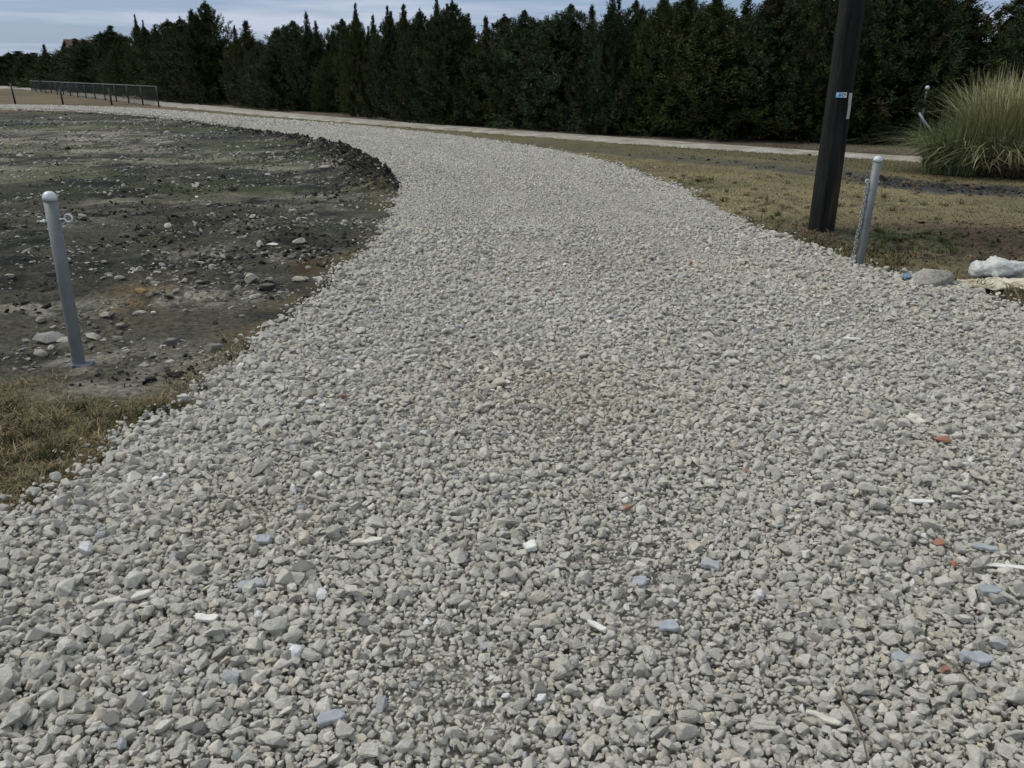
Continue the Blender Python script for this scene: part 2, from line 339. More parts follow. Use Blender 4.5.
# ------------------------------------------------------------------ stone shapes
def rock_bm(seed, npts=16, flat=.62, elong=.82, bev=.115, box_=0.0):
    r = random.Random(seed); bm = bmesh.new()
    for _ in range(npts):
        v = Vector((r.gauss(0, 1), r.gauss(0, 1), r.gauss(0, 1))).normalized()*r.uniform(.78, 1.10)
        if box_: v = Vector([math.copysign(abs(a)**(1-box_), a) for a in v])
        bm.verts.new((v.x, v.y*elong, v.z*flat))
    h = bmesh.ops.convex_hull(bm, input=bm.verts)
    bmesh.ops.delete(bm, geom=list({g for g in h['geom_interior']+h['geom_unused'] if isinstance(g, bmesh.types.BMVert)}), context='VERTS')
    bmesh.ops.bevel(bm, geom=list(bm.edges), offset=bev, segments=2, affect='EDGES', clamp_overlap=True)
    bmesh.ops.dissolve_degenerate(bm, dist=.004, edges=bm.edges)
    bmesh.ops.recalc_face_normals(bm, faces=bm.faces)
    return bm
def rock_mesh(name, seed, m, **k):
    me = bpy.data.meshes.new(name); bm = rock_bm(seed, **k); bm.to_mesh(me); bm.free()
    me.materials.append(m); return me
def proto_objs(base, m, n, seed0, **k):
    out = []
    for i in range(n):
        kk = dict(npts=12+(i*5) % 9, flat=(.42, .58, .68, .8)[i % 4], elong=(.62, .8, .95)[i % 3]); kk.update(k)
        out.append(bpy.data.objects.new(base, rock_mesh(base, seed0+i, m, **kk)))
    return out
def scatter(name, P, Rt, Sc, Col, protos, label, cat):
    """one object whose points carry the stones"""
    me = bpy.data.meshes.new(name); n = len(P)
    me.vertices.add(n); me.vertices.foreach_set('co', P.astype(np.float32).ravel())
    for nm, ar in (('rot', Rt), ('scl', Sc)):
        a = me.attributes.new(nm, 'FLOAT_VECTOR', 'POINT'); a.data.foreach_set('vector', ar.astype(np.float32).ravel())
    a = me.attributes.new('col', 'FLOAT_COLOR', 'POINT'); c = np.ones((n, 4), np.float32); c[:, :3] = Col; a.data.foreach_set('color', c.ravel())
    a = me.attributes.new('kind_id', 'INT', 'POINT'); a.data.foreach_set('value', rng.integers(0, len(protos), n).astype(np.int32))
    o = bpy.data.objects.new(name, me); C.objects.link(o)
    ng = bpy.data.node_groups.new(name+'_nodes', 'GeometryNodeTree')
    ng.interface.new_socket('Geometry', in_out='INPUT', socket_type='NodeSocketGeometry'); ng.interface.new_socket('Geometry', in_out='OUTPUT', socket_type='NodeSocketGeometry')
    N = ng.nodes.new; gi = N('NodeGroupInput'); go = N('NodeGroupOutput'); j = N('GeometryNodeJoinGeometry')
    for p in protos:
        oi = N('GeometryNodeObjectInfo'); oi.inputs['Object'].default_value = p; oi.inputs['As Instance'].default_value = True
        ng.links.new(oi.outputs['Geometry'], j.inputs[0])
    ip = N('GeometryNodeInstanceOnPoints'); ip.inputs['Pick Instance'].default_value = True
    def na(nm, dt):
        q = N('GeometryNodeInputNamedAttribute'); q.data_type = dt; q.inputs['Name'].default_value = nm; return q.outputs['Attribute']
    ng.links.new(gi.outputs[0], ip.inputs['Points']); ng.links.new(j.outputs[0], ip.inputs['Instance'])
    ng.links.new(na('kind_id', 'INT'), ip.inputs['Instance Index'])
    er = N('FunctionNodeEulerToRotation'); ng.links.new(na('rot', 'FLOAT_VECTOR'), er.inputs[0]); ng.links.new(er.outputs[0], ip.inputs['Rotation'])
    ng.links.new(na('scl', 'FLOAT_VECTOR'), ip.inputs['Scale']); ng.links.new(ip.outputs[0], go.inputs[0])
    md = o.modifiers.new('stones', 'NODES'); md.node_group = ng
    tag(o, label, cat, kind='stuff'); return o
# ------------------------------------------------------------------ crushed stone on the road
stones = proto_objs('stone', M['stone'], 24, 100)
def jgrid(x0, x1, y0, y1, s, jit=.5):
    X, Y = np.meshgrid(np.arange(x0, x1, s), np.arange(y0, y1, s*.9)); X = X+((np.arange(X.shape[0]) % 2)*s*.5)[:, None]
    X = X.ravel()+rng.uniform(-jit, jit, X.size)*s; Y = Y.ravel()+rng.uniform(-jit, jit, Y.size)*s
    return X, Y
def view(x, y, m=.9): return (np.abs(x) < (y*.66+m+.6)) & (y > .9)
cen = .5*(LEs+RE_s)
w1 = LEs*.64+RE_s*.36; w2 = LEs*.30+RE_s*.70
def fine_mask(x, y):      # compacted wheel lines and bare spots
    d = np.minimum(dline(x, y, w1[::2]), dline(x, y, w2[::2]))
    f = smooth(.45, .1, d)*.8*smooth(.35, .6, fbm(x, y, 3, .9, 31))
    for px, py, r in ((445, 690, .20), (405, 640, .14), (565, 395, .18), (250, 520, .16), (560, 440, .25), (990, 540, .2), (470, 740, .16)):
        f = np.maximum(f, blob(x, y, px, py, r)*(.45+.4*fbm(x, y, 3, 9, 33)))
    return np.clip(f, 0, 1)
def stone_cols(n, x, y):
    b = rng.normal(.43, .036, n)[:, None]*np.array([1.0, .966, .850])
    u = rng.random(n)
    b[u < .08] *= [1.05, 1.0, .93]; b[(u > .12) & (u < .18)] *= .8; b[(u > .2) & (u < .235)] *= 1.22
    q = (u > .25) & (u < .262); b[q] = np.array([.33, .34, .345])*rng.uniform(.8, 1.2, (q.sum(), 1))
    q = (u > .28) & (u < .281); b[q] = np.array([.33, .20, .14])*rng.uniform(.8, 1.1, (q.sum(), 1))
    q = (u > .29) & (u < .296); b[q] = .62
    t = .45*blob(x, y, 565, 400, .7, .6)+blob(x, y, 700, 270, 1.6, .5)*.2+blob(x, y, 250, 520, .3)*.3
    wl = np.minimum(dline(x, y, w1[::2]), dline(x, y, w2[::2])); b = b*(1+.10*smooth(.5, .1, wl)*smooth(3, 7, y))[:, None]
    b = b*(1-.22*np.clip(t, 0, 1)[:, None]*np.array([.4, .75, 1.2]))
    return np.clip(b*(1.0-.12*fbm(x, y, 3, .8, 35)[:, None]+.06), .02, .8)
PP, RR, SS, CC = [], [], [], []
def road_dist(x, y):
    ins = pip(x, y, ROAD); d = np.minimum(dline(x, y, LEs), dline(x, y, RE_s)); return np.where(ins, d, -d)
def add_layer(x0, x1, y0, y1, s, rlo, rhi, zf, keep=1.0, sp=.35, spill=.05, fine=0., ymask=None, zj=.3):
    x, y = jgrid(x0, x1, y0, y1, s)
    k = view(x, y)
    if ymask: k &= ymask(x, y)
    x, y = x[k], y[k]
    d = road_dist(x, y)
    d = d-.045+(fbm(x, y, 3, 2.5, 37)-.5)*.26
    pr = np.where(d > 0, 1., np.exp(d/spill)*.6)
    if fine > 0: pr = pr*(1-fine*fine_mask(x, y))
    k = rng.random(len(x)) < pr*keep
    x, y, d = x[k], y[k], d[k]; n = len(x)
    r = np.exp(rng.uniform(math.log(rlo), math.log(rhi), n))
    # bigger stone towards the near left edge of the road, finer in the middle
    r = r*(1+.22*np.exp(-np.clip(d, 0, 9)/.6)-.10*fine_mask(x, y)*2)
    z = r*zf+rng.random(n)*r*zj+.010*fbm(x, y, 3, 3, 38)+.012*np.clip(d*1.2, -.3, 1)+.012
    PP.append(np.c_[x, y, z]); RR.append(np.c_[rng.normal(0, sp, n), rng.normal(0, sp, n), rng.uniform(0, 6.28, n)])
    SS.append(r[:, None]*np.c_[rng.uniform(.85, 1.25, n), rng.uniform(.8, 1.1, n), rng.uniform(.85, 1.25, n)]); CC.append(stone_cols(n, x, y))
add_layer(-4, 6, 1, 7.5, .0165, .0075, .0135, .45, fine=.35, spill=.06)
add_layer(-5, 8, 1, 12, .029, .012, .021, .55, fine=.75, spill=.05)
add_layer(-4, 6, 1, 9, .062, .019, .029, .75, keep=.75, fine=.95, spill=.05)
add_layer(-4, 6, 1, 9, .14, .027, .039, .7, keep=.55, fine=.98, spill=.06)
add_layer(-14, 8, 12, 28, .040, .014, .027, .55, fine=.3, spill=.08)
add_layer(-45, 2, 28, 60, .085, .022, .05, .3, keep=.8, spill=.1)
P = np.concatenate(PP)
print('gravel stones', len(P))
scatter('gravel', P, np.concatenate(RR), np.concatenate(SS), np.concatenate(CC), stones, 'crushed pale grey limestone gravel covering the curving road', 'gravel')
# ------------------------------------------------------------------ pebbles and clods on the bare soil
x, y = jgrid(-26, 0, 3.5, 34, .055); k = (np.abs(x) < y*.68+1) & (rng.random(len(x)) < 1.0/(1+((y-3)/9)**1.3)*.9*smooth(.38, .66, fbm(x, y, 4, 1.3, 41)))
x, y = x[k], y[k]; k = pip(x, y, INNER) & ((y > 4.4) | (rng.random(len(x)) < .1)); x, y = x[k], y[k]
clu = np.exp(-(dline(x, y, [un(110, 325), un(215, 292), un(300, 250), un(330, 225)])/.55)**2); n = len(x)
r = np.exp(rng.normal(math.log(.0125), .5, n))*(1+y*.035)*(1+.7*clu*rng.random(n))
c = rng.normal(.30, .07, n)[:, None]*np.array([1, .96, .84]); q = rng.random(n) < .55; c[q] *= .42; q = rng.random(n) < .12; c[q] *= 1.5
scatter('pebbles', np.c_[x, y, ground_z(x, y)+r*.15], np.c_[rng.normal(0, .3, n), rng.normal(0, .3, n), rng.uniform(0, 6, n)], np.c_[r, r*rng.uniform(.6, 1, n), r*.7], np.clip(c, .03, .6), stones,
        'small pale pebbles strewn over the dark bare soil', 'pebbles')
clods = proto_objs('clod', M['clod'], 10, 300, bev=.08)
x, y = jgrid(-26, 0, 4.2, 45, .045); k = (np.abs(x) < y*.68+1) & pip(x, y, INNER); x, y = x[k], y[k]
db = dline(x, y, BERM)
pr = .85*np.exp(-(db/.45)**2)*(.1+.9*smooth(30, 17, y))*(.35+.9*smooth(.3, .6, fbm(x, y, 3, .55, 66)))+.55*smooth(.48, .68, fbm(x, y, 4, 1.1, 43))*(1/(1+((y-4)/7)**1.5))
k = rng.random(len(x)) < pr*np.where(y > 20, .5, 1); x, y, db = x[k], y[k], db[k]; n = len(x); print('clods', n)
r = np.exp(rng.normal(math.log(.015), .5, n))*(1+.9*np.exp(-(db/.4)**2))
c = rng.normal(.078, .024, n)[:, None]*np.array([1, .98, .88]); q = rng.random(n) < .12; c[q] *= [1.7, 1.35, 1.0]
scatter('soil_clods', np.c_[x, y, ground_z(x, y)+r*.25], rng.normal(0, .6, (n, 3)), np.c_[r, r*rng.uniform(.6, 1, n), r*rng.uniform(.5, .9, n)], np.clip(c, .015, .3), clods,
        'dark clay clods heaped along the inner road edge and over the bare soil', 'soil')
x, y = jgrid(1.5, 17, 5.5, 19, .06); k = (np.abs(x) < y*.7+1) & (~pip(x, y, ROAD)) & (~pip(x, y, INNER)) & (~pip(x, y, TRACK)); x, y = x[k], y[k]
pr = .22*np.exp(-(dline(x, y, BANDA)/.45)**2)*smooth(.4, .6, fbm(x, y, 3, 1.5, 73))+.5*np.exp(-(dline(x, y, BANDB)/.5)**2)+.25*blob(x, y, 985, 245, 1.5, 1.1)+.003
k = rng.random(len(x)) < pr; x, y = x[k], y[k]; n = len(x); r = np.exp(rng.normal(math.log(.015), .5, n))
c = rng.normal(.065, .02, n)[:, None]*np.array([1, .93, .82]); q = rng.random(n) < .15; c[q] *= [2.6, 2.2, 1.7]
scatter('soil_crumbs', np.c_[x, y, ground_z(x, y)+r*.2], rng.normal(0, .5, (n, 3)), np.c_[r*1.3, r, r*.7], np.clip(c, .015, .3), clods,
        'dark soil crumbs scattered over the disturbed band crossing the right lawn', 'soil')
# ------------------------------------------------------------------ grass blades
def blades(name, x, y, h, lean, col, mat_, label, cat, wid=.004, base=None):
    n = len(x); z = ground_z(x, y) if base is None else base
    a = rng.uniform(0, 6.28, n); w = np.c_[np.cos(a), np.sin(a), np.zeros(n)]*(wid*rng.uniform(.6, 1.4, n))[:, None]
    b = rng.uniform(0, 6.28, n); ld = np.c_[np.cos(b), np.sin(b), np.zeros(n)]*(h*lean*rng.uniform(.3, 1.4, n))[:, None]
    p = np.c_[x, y, z-.004]; up = np.c_[np.zeros(n), np.zeros(n), h]
    m1 = p+up*.62+ld*.4; t = p+up*.8+ld
    V = np.stack([p-w, p+w, m1+w*.7, m1-w*.7, t], 1).reshape(-1, 3)
    i = np.arange(n)*5
    F = np.concatenate([np.c_[i, i+1, i+2], np.c_[i, i+2, i+3], np.c_[i+3, i+2, i+4]])
    me = tri_mesh(name, V, F, np.repeat(col, 5, 0))
    return tag(link(name, me, mat_), label, cat, kind='stuff')
# near left corner
x, y = jgrid(-5.2, -1.5, 2.2, 5.2, .013); n4 = fbm(x, y, 5, 2.3, 10)
pr = smooth(4.32, 3.8, y+(n4-.5)*.9+.3*(x+2.5))*.9+.75*smooth(.4, .05, dline(x, y, LEs[:60]))
k = pip(x, y, INNER) & (rng.random(len(x)) < pr*(.35+.9*smooth(.3, .6, fbm(x, y, 3, 5, 51)))); x, y = x[k], y[k]
d = road_dist(x, y); k = d < -.03; x, y = x[k], y[k]; n = len(x); print('blades left', n)
g = smooth(.50, .72, fbm(x, y, 3, 1.4, 52)+rng.normal(0, .08, n))
c = (np.array([.20, .168, .095])[None]*(1-g[:, None])+np.array([.085, .092, .04])[None]*g[:, None])*rng.uniform(.55, 1.35, (n, 1))
blades('dry_grass', x, y, rng.uniform(.012, .042, n), 1.5, c, M['grass'], 'matted dry brown and green grass in the near left corner by the gravel', 'grass', wid=.0022)
# lawn on the right
x, y = jgrid(1.5, 17, 5.4, 21, .042); k = (np.abs(x) < y*.7+1); x, y = x[k], y[k]
k = (~pip(x, y, INNER)) & (~pip(x, y, TRACK)); x, y = x[k], y[k]; d = road_dist(x, y)
dA = dline(x, y, BANDA)
k = (d < -.06) & (rng.random(len(x)) < np.where(dA < .6+.03*y, .12, .75)*(1-.45*np.clip(1.4*blob(x, y, 985, 240, 1.7, 1.3), 0, 1))); x, y, d = x[k], y[k], d[k]
x2, y2 = jgrid(2.2, 7, 5.2, 9.6, .022); d2 = road_dist(x2, y2)
k = (d2 < -.04) & (rng.random(len(x2)) < .9*smooth(-1.0, -.15, d2)*smooth(.38, .6, fbm(x2, y2, 3, 2.2, 53))); x2, y2, d2 = x2[k], y2[k], d2[k]
n1, n2 = len(x), len(x2); x = np.r_[x, x2]; y = np.r_[y, y2]; n = n1+n2; print('lawn', n)
g = np.clip(smooth(.5, .7, fbm(x, y, 3, .6, 54))*.5+1.2*blob(x, y, 908, 234, .6, .5)*smooth(.4, .6, fbm(x, y, 4, 4, 71)), 0, 1)
c = (np.array([.19, .16, .085])[None]*(1-g[:, None])+np.array([.06, .095, .032])[None]*g[:, None])*rng.uniform(.55, 1.3, (n, 1))
c[n1:] *= .8; c = c*(1-.5*np.clip(1.4*blob(x, y, 985, 240, 1.7, 1.3), 0, 1))[:, None]; c *= (1-.5*smooth(3.6, 1.2, dline(x, y, TNs[::2])))[:, None]
h = rng.uniform(.012, .038, n)*np.r_[np.ones(n1), 1.2+3*smooth(.5, .68, fbm(x2, y2, 3, 3.1, 55))]
blades('lawn_grass', x, y, h, 1.3, c, M['grass'], 'dormant tan lawn grass right of the gravel road', 'grass', wid=.005)
gx_, gy_ = un(908, 234)
nc = 900; tx = rng.uniform(2.0, 9, nc); ty_ = rng.uniform(5.3, 14, nc); dd_ = road_dist(tx, ty_)
k = (dd_ < -.08) & (rng.random(nc) < np.where(dd_ > -.9, 1., .35)) & (np.abs(tx) < ty_*.7+.8); tx, ty_ = tx[k], ty_[k]
lx = rng.uniform(-3.6, -1.75, 160); ly = rng.uniform(2.9, 3.95, 160); k = road_dist(lx, ly) < -.06; tx = np.r_[tx, lx[k]]; ty_ = np.r_[ty_, ly[k]]; ng_ = 46; tx = np.r_[tx, gx_+rng.normal(0, .42, ng_)]; ty_ = np.r_[ty_, gy_+rng.normal(0, .3, ng_)]
K_ = 34; x = np.repeat(tx, K_)+rng.normal(0, .022, len(tx)*K_); y = np.repeat(ty_, K_)+rng.normal(0, .022, len(tx)*K_); n = len(x)
h = np.repeat(rng.uniform(.03, .095, len(tx)), K_)*rng.uniform(.5, 1.1, n)
g = np.repeat((rng.random(len(tx)) < .22) | (np.arange(len(tx)) >= len(tx)-ng_), K_)[:, None]
c = np.where(g, np.array([.075, .095, .035]), np.array([.21, .165, .095]))*np.repeat(rng.uniform(.5, 1.1, (len(tx), 1)), K_, 0)*rng.uniform(.6, 1.3, (n, 1))
blades('grass_tufts', x, y, h, 1.0, c, M['grass'], 'dry straggly grass tufts along both verges of the gravel road', 'grass', wid=.0032)
# ------------------------------------------------------------------ loose rocks that stand out, each a thing
def loose(name, px, py, wpx, hf, m, label, cat, seed, z0=None, rz=0, **k):
    X, Y = un(px, py); g = float(ground_z(X, Y)[0]) if z0 is None else z0
    dist = math.hypot(Y, CH)/math.cos(0)*1.0; fw = Y*math.cos(PITCH)+CH*math.sin(PITCH)
    r = wpx/FPX*fw/2
    o = bpy.data.objects.new(name, rock_mesh(name, seed, m, **k)); C.objects.link(o)
    o.location = (X, Y, g+r*hf*.35); o.scale = (r, r, r*hf/.62); o.rotation_euler = (random.uniform(-.12, .12), random.uniform(-.12, .12), rz)
    return tag(o, label, cat)
LG = 'rocks lying on the bare soil'
for i, (px, py, w, hf, m, lab, kw) in enumerate([
    (50, 341, 34, .45, 'greyrock', 'large rough grey rock just left of the left gate post', {}),
    (40, 354, 17, .7, 'rock', 'pale blocky rock below the large rough rock left of the gate post', {}),
    (27, 358, 9, .5, 'rock', 'small pale rock at the left foot of the blocky rock', {}),
    (70, 355, 10, .6, 'rock', 'small cream rock touching the foot of the left gate post', {}),
    (141, 297, 15, .7, 'orange', 'orange clay lump on the bare soil right of the left gate post', {}),
    (150, 285, 11, .4, 'rock', 'flat pale rock just behind the orange clay lump', {}),
    (141, 313, 18, .4, 'rock', 'flat white rock in front of the orange clay lump', {}),
    (172, 305, 9, .5, 'white', 'small bright white rock right of the flat white rock', {}),
    (105, 316, 14, .5, 'rock', 'low tan rock between left gate post and orange clay lump', {}),
    (253, 284, 17, .8, 'rock', 'knobbly pale rock near the road edge with brown grass', {}),
    (300, 281, 17, .5, 'rock', 'smooth tan rock beside the gravel edge left of the road', {}),
    (272, 246, 14, .25, 'white', 'thin flat white slab on dark soil near the road', {}),
    (300, 245, 15, .5, 'rock', 'pale round rock right of the thin white slab', {}),
    (325, 170, 14, .3, 'rock', 'pale flat rock behind on the dark soil below the clod heap', {}),
    (268, 175, 11, .35, 'rock', 'left one of two pale flat rocks in front of the clod heap', {}),
    (82, 217, 9, .5, 'rock', 'small pale rock just right of the eye bolt ring', {}),
    (197, 198, 6, .6, 'white', 'tiny bright white rock alone in the middle of the dark soil', {}),
    (60, 462, 9, .9, 'rock', 'upright pale stone standing in the grass at the near left edge', {}),
]):
    loose('rock', px, py, w, hf, M[m], lab, 'rock', 500+i, rz=random.uniform(-.4, .4), npts=20, elong=.75, **kw)
# chips in the gravel
def slab(name, px, py, Lp, Wp, th, rz, m, label, cat, bev=.003):
    X, Y = un(px, py, .045); fw = Y*math.cos(PITCH)+CH*math.sin(PITCH); s = fw/FPX
    bm = bmesh.new(); r = random.Random(px); nn = 5; L_, W_ = Lp*s, Wp*s
    rings = []
    for i in range(nn):
        t = i/(nn-1)-.5; wj = r.uniform(.72, 1.05)*((.5+.4*r.random()) if i in (0, nn-1) and name != 'plastic_strip' else 1); o_ = r.uniform(-.12, .12)*W_
        rings.append([bm.verts.new((t*L_+r.uniform(-.07, .07)*L_, o_+sy*W_*.5*wj, sz*th/2+r.uniform(-.2, .2)*th)) for sy, sz in ((-1, -1), (1, -1), (1, 1), (-1, 1))])
    for a, b in zip(rings[:-1], rings[1:]):
        for k in range(4): bm.faces.new((a[k], a[(k+1) % 4], b[(k+1) % 4], b[k]))
    bm.faces.new(rings[0][::-1]); bm.faces.new(rings[-1]); bmesh.ops.recalc_face_normals(bm, faces=bm.faces)
    bmesh.ops.bevel(bm, geom=list(bm.edges), offset=min(bev, th*.2), segments=1, affect='EDGES')
    o = obj(name, bm, M[m]); o.location = (X, Y, .049+th*.3); o.rotation_euler = (r.uniform(-.12, .12), r.uniform(-.08, .08), rz)
    return tag(o, label, cat)
slab('plastic_strip', 1003, 567, 44, 9, .006, -.22, 'white', 'bright white plastic strip lying in the gravel at the right picture edge', 'strip')
slab('stone_chip', 129, 600, 42, 12, .016, .42, 'wood', 'long pale flat stone chip in the near left gravel', 'stone chip')
slab('stone_chip', 366, 543, 30, 10, .014, .05, 'wood', 'pale rectangular chip lying flat left of the small orange brick piece', 'stone chip')
slab('stone_chip', 206, 620, 23, 11, .012, -.15, 'white', 'short white chip right of the long pale chip', 'stone chip')
slab('stone_chip', 160, 480, 16, 9, .02, .8, 'white', 'white pointed chip near the left gravel edge', 'stone chip')
slab('stone_chip', 530, 549, 13, 16, .022, .1, 'white', 'small square white chip in the middle of the road', 'stone chip')
slab('stone_chip', 597, 628, 22, 8, .012, -.6, 'white', 'slim white chip below the small square white one', 'stone chip')
slab('stone_chip', 505, 597, 10, 8, .012, -.6, 'wood', 'tiny pale chip in the middle gravel between the square white chip and the bare patch', 'stone chip')
slab('stone_chip', 824, 720, 34, 9, .01, -.6, 'wood', 'slender pale splinter in the near right gravel', 'stone chip')
slab('stone_chip', 915, 421, 14, 20, .016, .25, 'wood', 'pale oblong chip just left of the brick piece at the far right', 'stone chip')
slab('stone_chip', 922, 503, 24, 7, .01, .02, 'white', 'thin white chip in front of the large red brick piece on the right', 'stone chip')
slab('stone_chip', 852, 340, 16, 6, .014, -.5, 'white', 'small white sliver on the gravel below the right gate post', 'stone chip')
slab('slate_chip', 331, 721, 29, 15, .016, .55, 'slate', 'blue grey slate bar in the near gravel left of the bare patch', 'slate chip')
slab('slate_chip', 252, 587, 26, 17, .014, .4, 'slate', 'dark blue slate chip in the left gravel above the white chip', 'slate chip')
slab('slate_chip', 264, 541, 15, 14, .018, .2, 'slate', 'squarish blue slate chip, topmost on the left side of the road', 'slate chip')
slab('slate_chip', 640, 583, 14, 17, .016, -.5, 'slate', 'upright-looking pale blue slate chip below the orange pebble', 'slate chip')
slab('slate_chip', 668, 628, 22, 17, .012, -.2, 'slate', 'dark triangular slate chip in the middle of the near gravel', 'slate chip')
slab('slate_chip', 710, 567, 18, 15, .016, -.3, 'slate', 'blue slate chip right of the pale blue one', 'slate chip')
slab('slate_chip', 990, 594, 22, 15, .022, .1, 'slate', 'grey blue slate lump just below the white plastic strip', 'slate chip')
slab('slate_chip', 984, 549, 22, 10, .014, -.5, 'slate', 'slate chip just above the white plastic strip', 'slate chip')
slab('slate_chip', 975, 662, 30, 15, .024, -.15, 'slate', 'smooth slate piece in the near right gravel below the plastic strip', 'slate chip')
slab('slate_chip', 903, 663, 22, 16, .022, -.2, 'slate', 'slate piece left of the smooth one in the near right gravel', 'slate chip')
for i, (px, py, w, lab) in enumerate([(940, 453, 18, 'largest red brick piece in the gravel at the right, topmost of the red pieces'), (626, 523, 12, 'small orange brick pebble in the middle of the road'),
        (936, 559, 14, 'rounded orange brick piece left of the white plastic strip'), (951, 580, 10, 'smaller orange brick piece below the rounded one by the plastic strip'),
        (941, 689, 14, 'red brick piece in the near right corner of the gravel'), (344, 408, 9, 'small dark red brick piece in the left part of the road'),
        (690, 271, 6, 'tiny red brick piece far up the road left of the pole')]):
    loose('brick_piece', px, py-2, w, .6, M['brick'], lab, 'brick piece', 620+i, z0=.054, rz=random.uniform(-1, 1), npts=14)
for i, (px, py, w, lab) in enumerate([(306, 583, 26, 'big rounded grey stone in the left gravel right of the dark blue slate chip'), (366, 636, 18, 'round grey stone in the near gravel above the bare patch'),
        (201, 744, 22, 'angular pale stone near the bottom left of the gravel'), (118, 735, 26, 'bluish stone in the bottom left gravel'), (110, 655, 22, 'blocky pale stone below the long pale chip'), (540, 705, 20, 'grey stone right of the bare patch')]):
    loose('stone', px, py, w, .6, M['greyrock'], lab, 'stone', 650+i, z0=.048, rz=random.uniform(-1, 1), npts=16, bev=.14)
# twigs in the gravel
def twig(pts, label, r=.004):
    bm = bmesh.new(); P3 = [(*un(px, py, .06), .064+.008*((i*7) % 3)) for i, (px, py) in enumerate(pts)]
    tube(bm, P3, [r*(1-.6*i/len(P3)) for i in range(len(P3))], 6)
    tag(obj('twig', bm, M['twig'], smooth_=True), label, 'twig')
twig([(925, 640), (945, 662), (958, 676), (975, 686)], 'thin bent brown twig lying on the gravel at the near right')
twig([(835, 690), (850, 712), (862, 745), (868, 766)], 'dark root-like twig in the gravel at the bottom right')
# ------------------------------------------------------------------ gate posts
def gate_post(px, py, height, r, label, lean=(0, 0)):
    X, Y = un(px, py); z = float(ground_z(X, Y)[0])
    t = empty('gate_post', (X, Y, z)); t.rotation_euler = (lean[0], lean[1], 0)
    tag(t, label, 'gate post', 'galvanised pipe posts either side of the gravel road')
    bm = bmesh.new(); tube(bm, [(0, 0, -.12), (0, 0, 0), (0, 0, height*.5), (0, 0, height-.02)], r, 28); obj('pipe', bm, M['steel'], t, True)
    bm = bmesh.new(); prof = [(r+.0005, height-.022), (r+.0025, height-.022), (r+.0028, height-.004), (r*.98, height+.004), (r*.86, height+.014), (r*.64, height+.022), (r*.36, height+.027), (.001, height+.029)]
    seg = 28; rings = [[bm.verts.new((q*math.cos(2*math.pi*k/seg), q*math.sin(2*math.pi*k/seg), zz)) for k in range(seg)] for q, zz in prof]
    for a, b in zip(rings[:-1], rings[1:]):
        for k in range(seg): bm.faces.new((a[k], a[(k+1) % seg], b[(k+1) % seg], b[k]))
    obj('cap', bm, M['cap'], t, True)
    bm = bmesh.new(); rr = random.Random(px)
    n_ = 22; top = [bm.verts.new(((r+.012+.05*rr.random()*(1+.8*math.cos(2*math.pi*k/n_)))*math.cos(2*math.pi*k/n_), (r+.012+.03*rr.random())*math.sin(2*math.pi*k/n_), -.002+.012*rr.random())) for k in range(n_)]
    bot = [bm.verts.new((v.co.x*1.15, v.co.y*1.15, -.08)) for v in top]
    for k in range(n_): bm.faces.new((bot[k], bot[(k+1) % n_], top[(k+1) % n_], top[k]))
    bm.faces.new(top); smear = obj('shadow_smear', bm, M['concrete'], t); smear.location = (.012, 0, .012)  # dark pad drawn out to the right, standing in for the post's shadow
    return t, X, Y, z
p1, X, Y, z = gate_post(79, 364, .985, .0355, 'grey pipe gate post on the bare soil left of the road, with an eye bolt', lean=(0, .022))
# eye bolt through the left post, ring on the right
bm = bmesh.new(); tube(bm, [(-.072, 0, .845), (.060, 0, .865)], .0055, 10)
torus(bm, (.083, 0, .868), .021, .0055, Euler((math.pi/2, 0, 0)).to_quaternion(), n=24, m=8)
eb = obj('eye_bolt', bm, M['zinc'], p1, True)
bm = bmesh.new(); tube(bm, [(-.058, 0, .8475), (-.046, 0, .849)], .012, 6); obj('nut', bm, M['zinc'], eb)
p2, X, Y, z = gate_post(858, 268, .985, .0355, 'blue grey pipe gate post at the right road edge, with a chain', lean=(0, .028))
bm = bmesh.new(); tube(bm, [(.05, 0, .80), (-.042, 0, .80)], .0055, 10); torus(bm, (-.055, 0, .80), .016, .005, Euler((math.pi/2, 0, 0)).to_quaternion(), n=20, m=8)
obj('eye_bolt', bm, M['zinc'], p2, True)
bm = bmesh.new(); N_ = 30
for i in range(N_):
    zz = .785-i*.0262; xx = -.052-.004*math.sin(i*.8)-(.03*(i/N_)**3)
    torus(bm, (xx, -.004*math.cos(i), zz), .0125, .0038, (Matrix.Rotation(math.pi/2*(i % 2)+.25, 3, 'Z') @ Matrix.Rotation(math.pi/2, 3, 'X') @ Matrix.Rotation(math.pi/2, 3, 'Z')).to_quaternion(), sx=1.45, n=12, m=6)
for i in range(7):
    torus(bm, (-.088-.013*i, -.02-.018*i, .02), .0125, .0038, Matrix.Rotation(.9+.5*(i % 2), 3, 'Z').to_quaternion() @ Euler((.5*(i % 2), 0, 0)).to_quaternion(), sx=1.45, n=12, m=6)
ch = obj('chain', bm, M['chainsteel'], None, True); ch.location = (X, Y, z); ch.rotation_euler = p2.rotation_euler
tag(ch, 'steel chain hanging down the left side of the right gate post', 'chain')
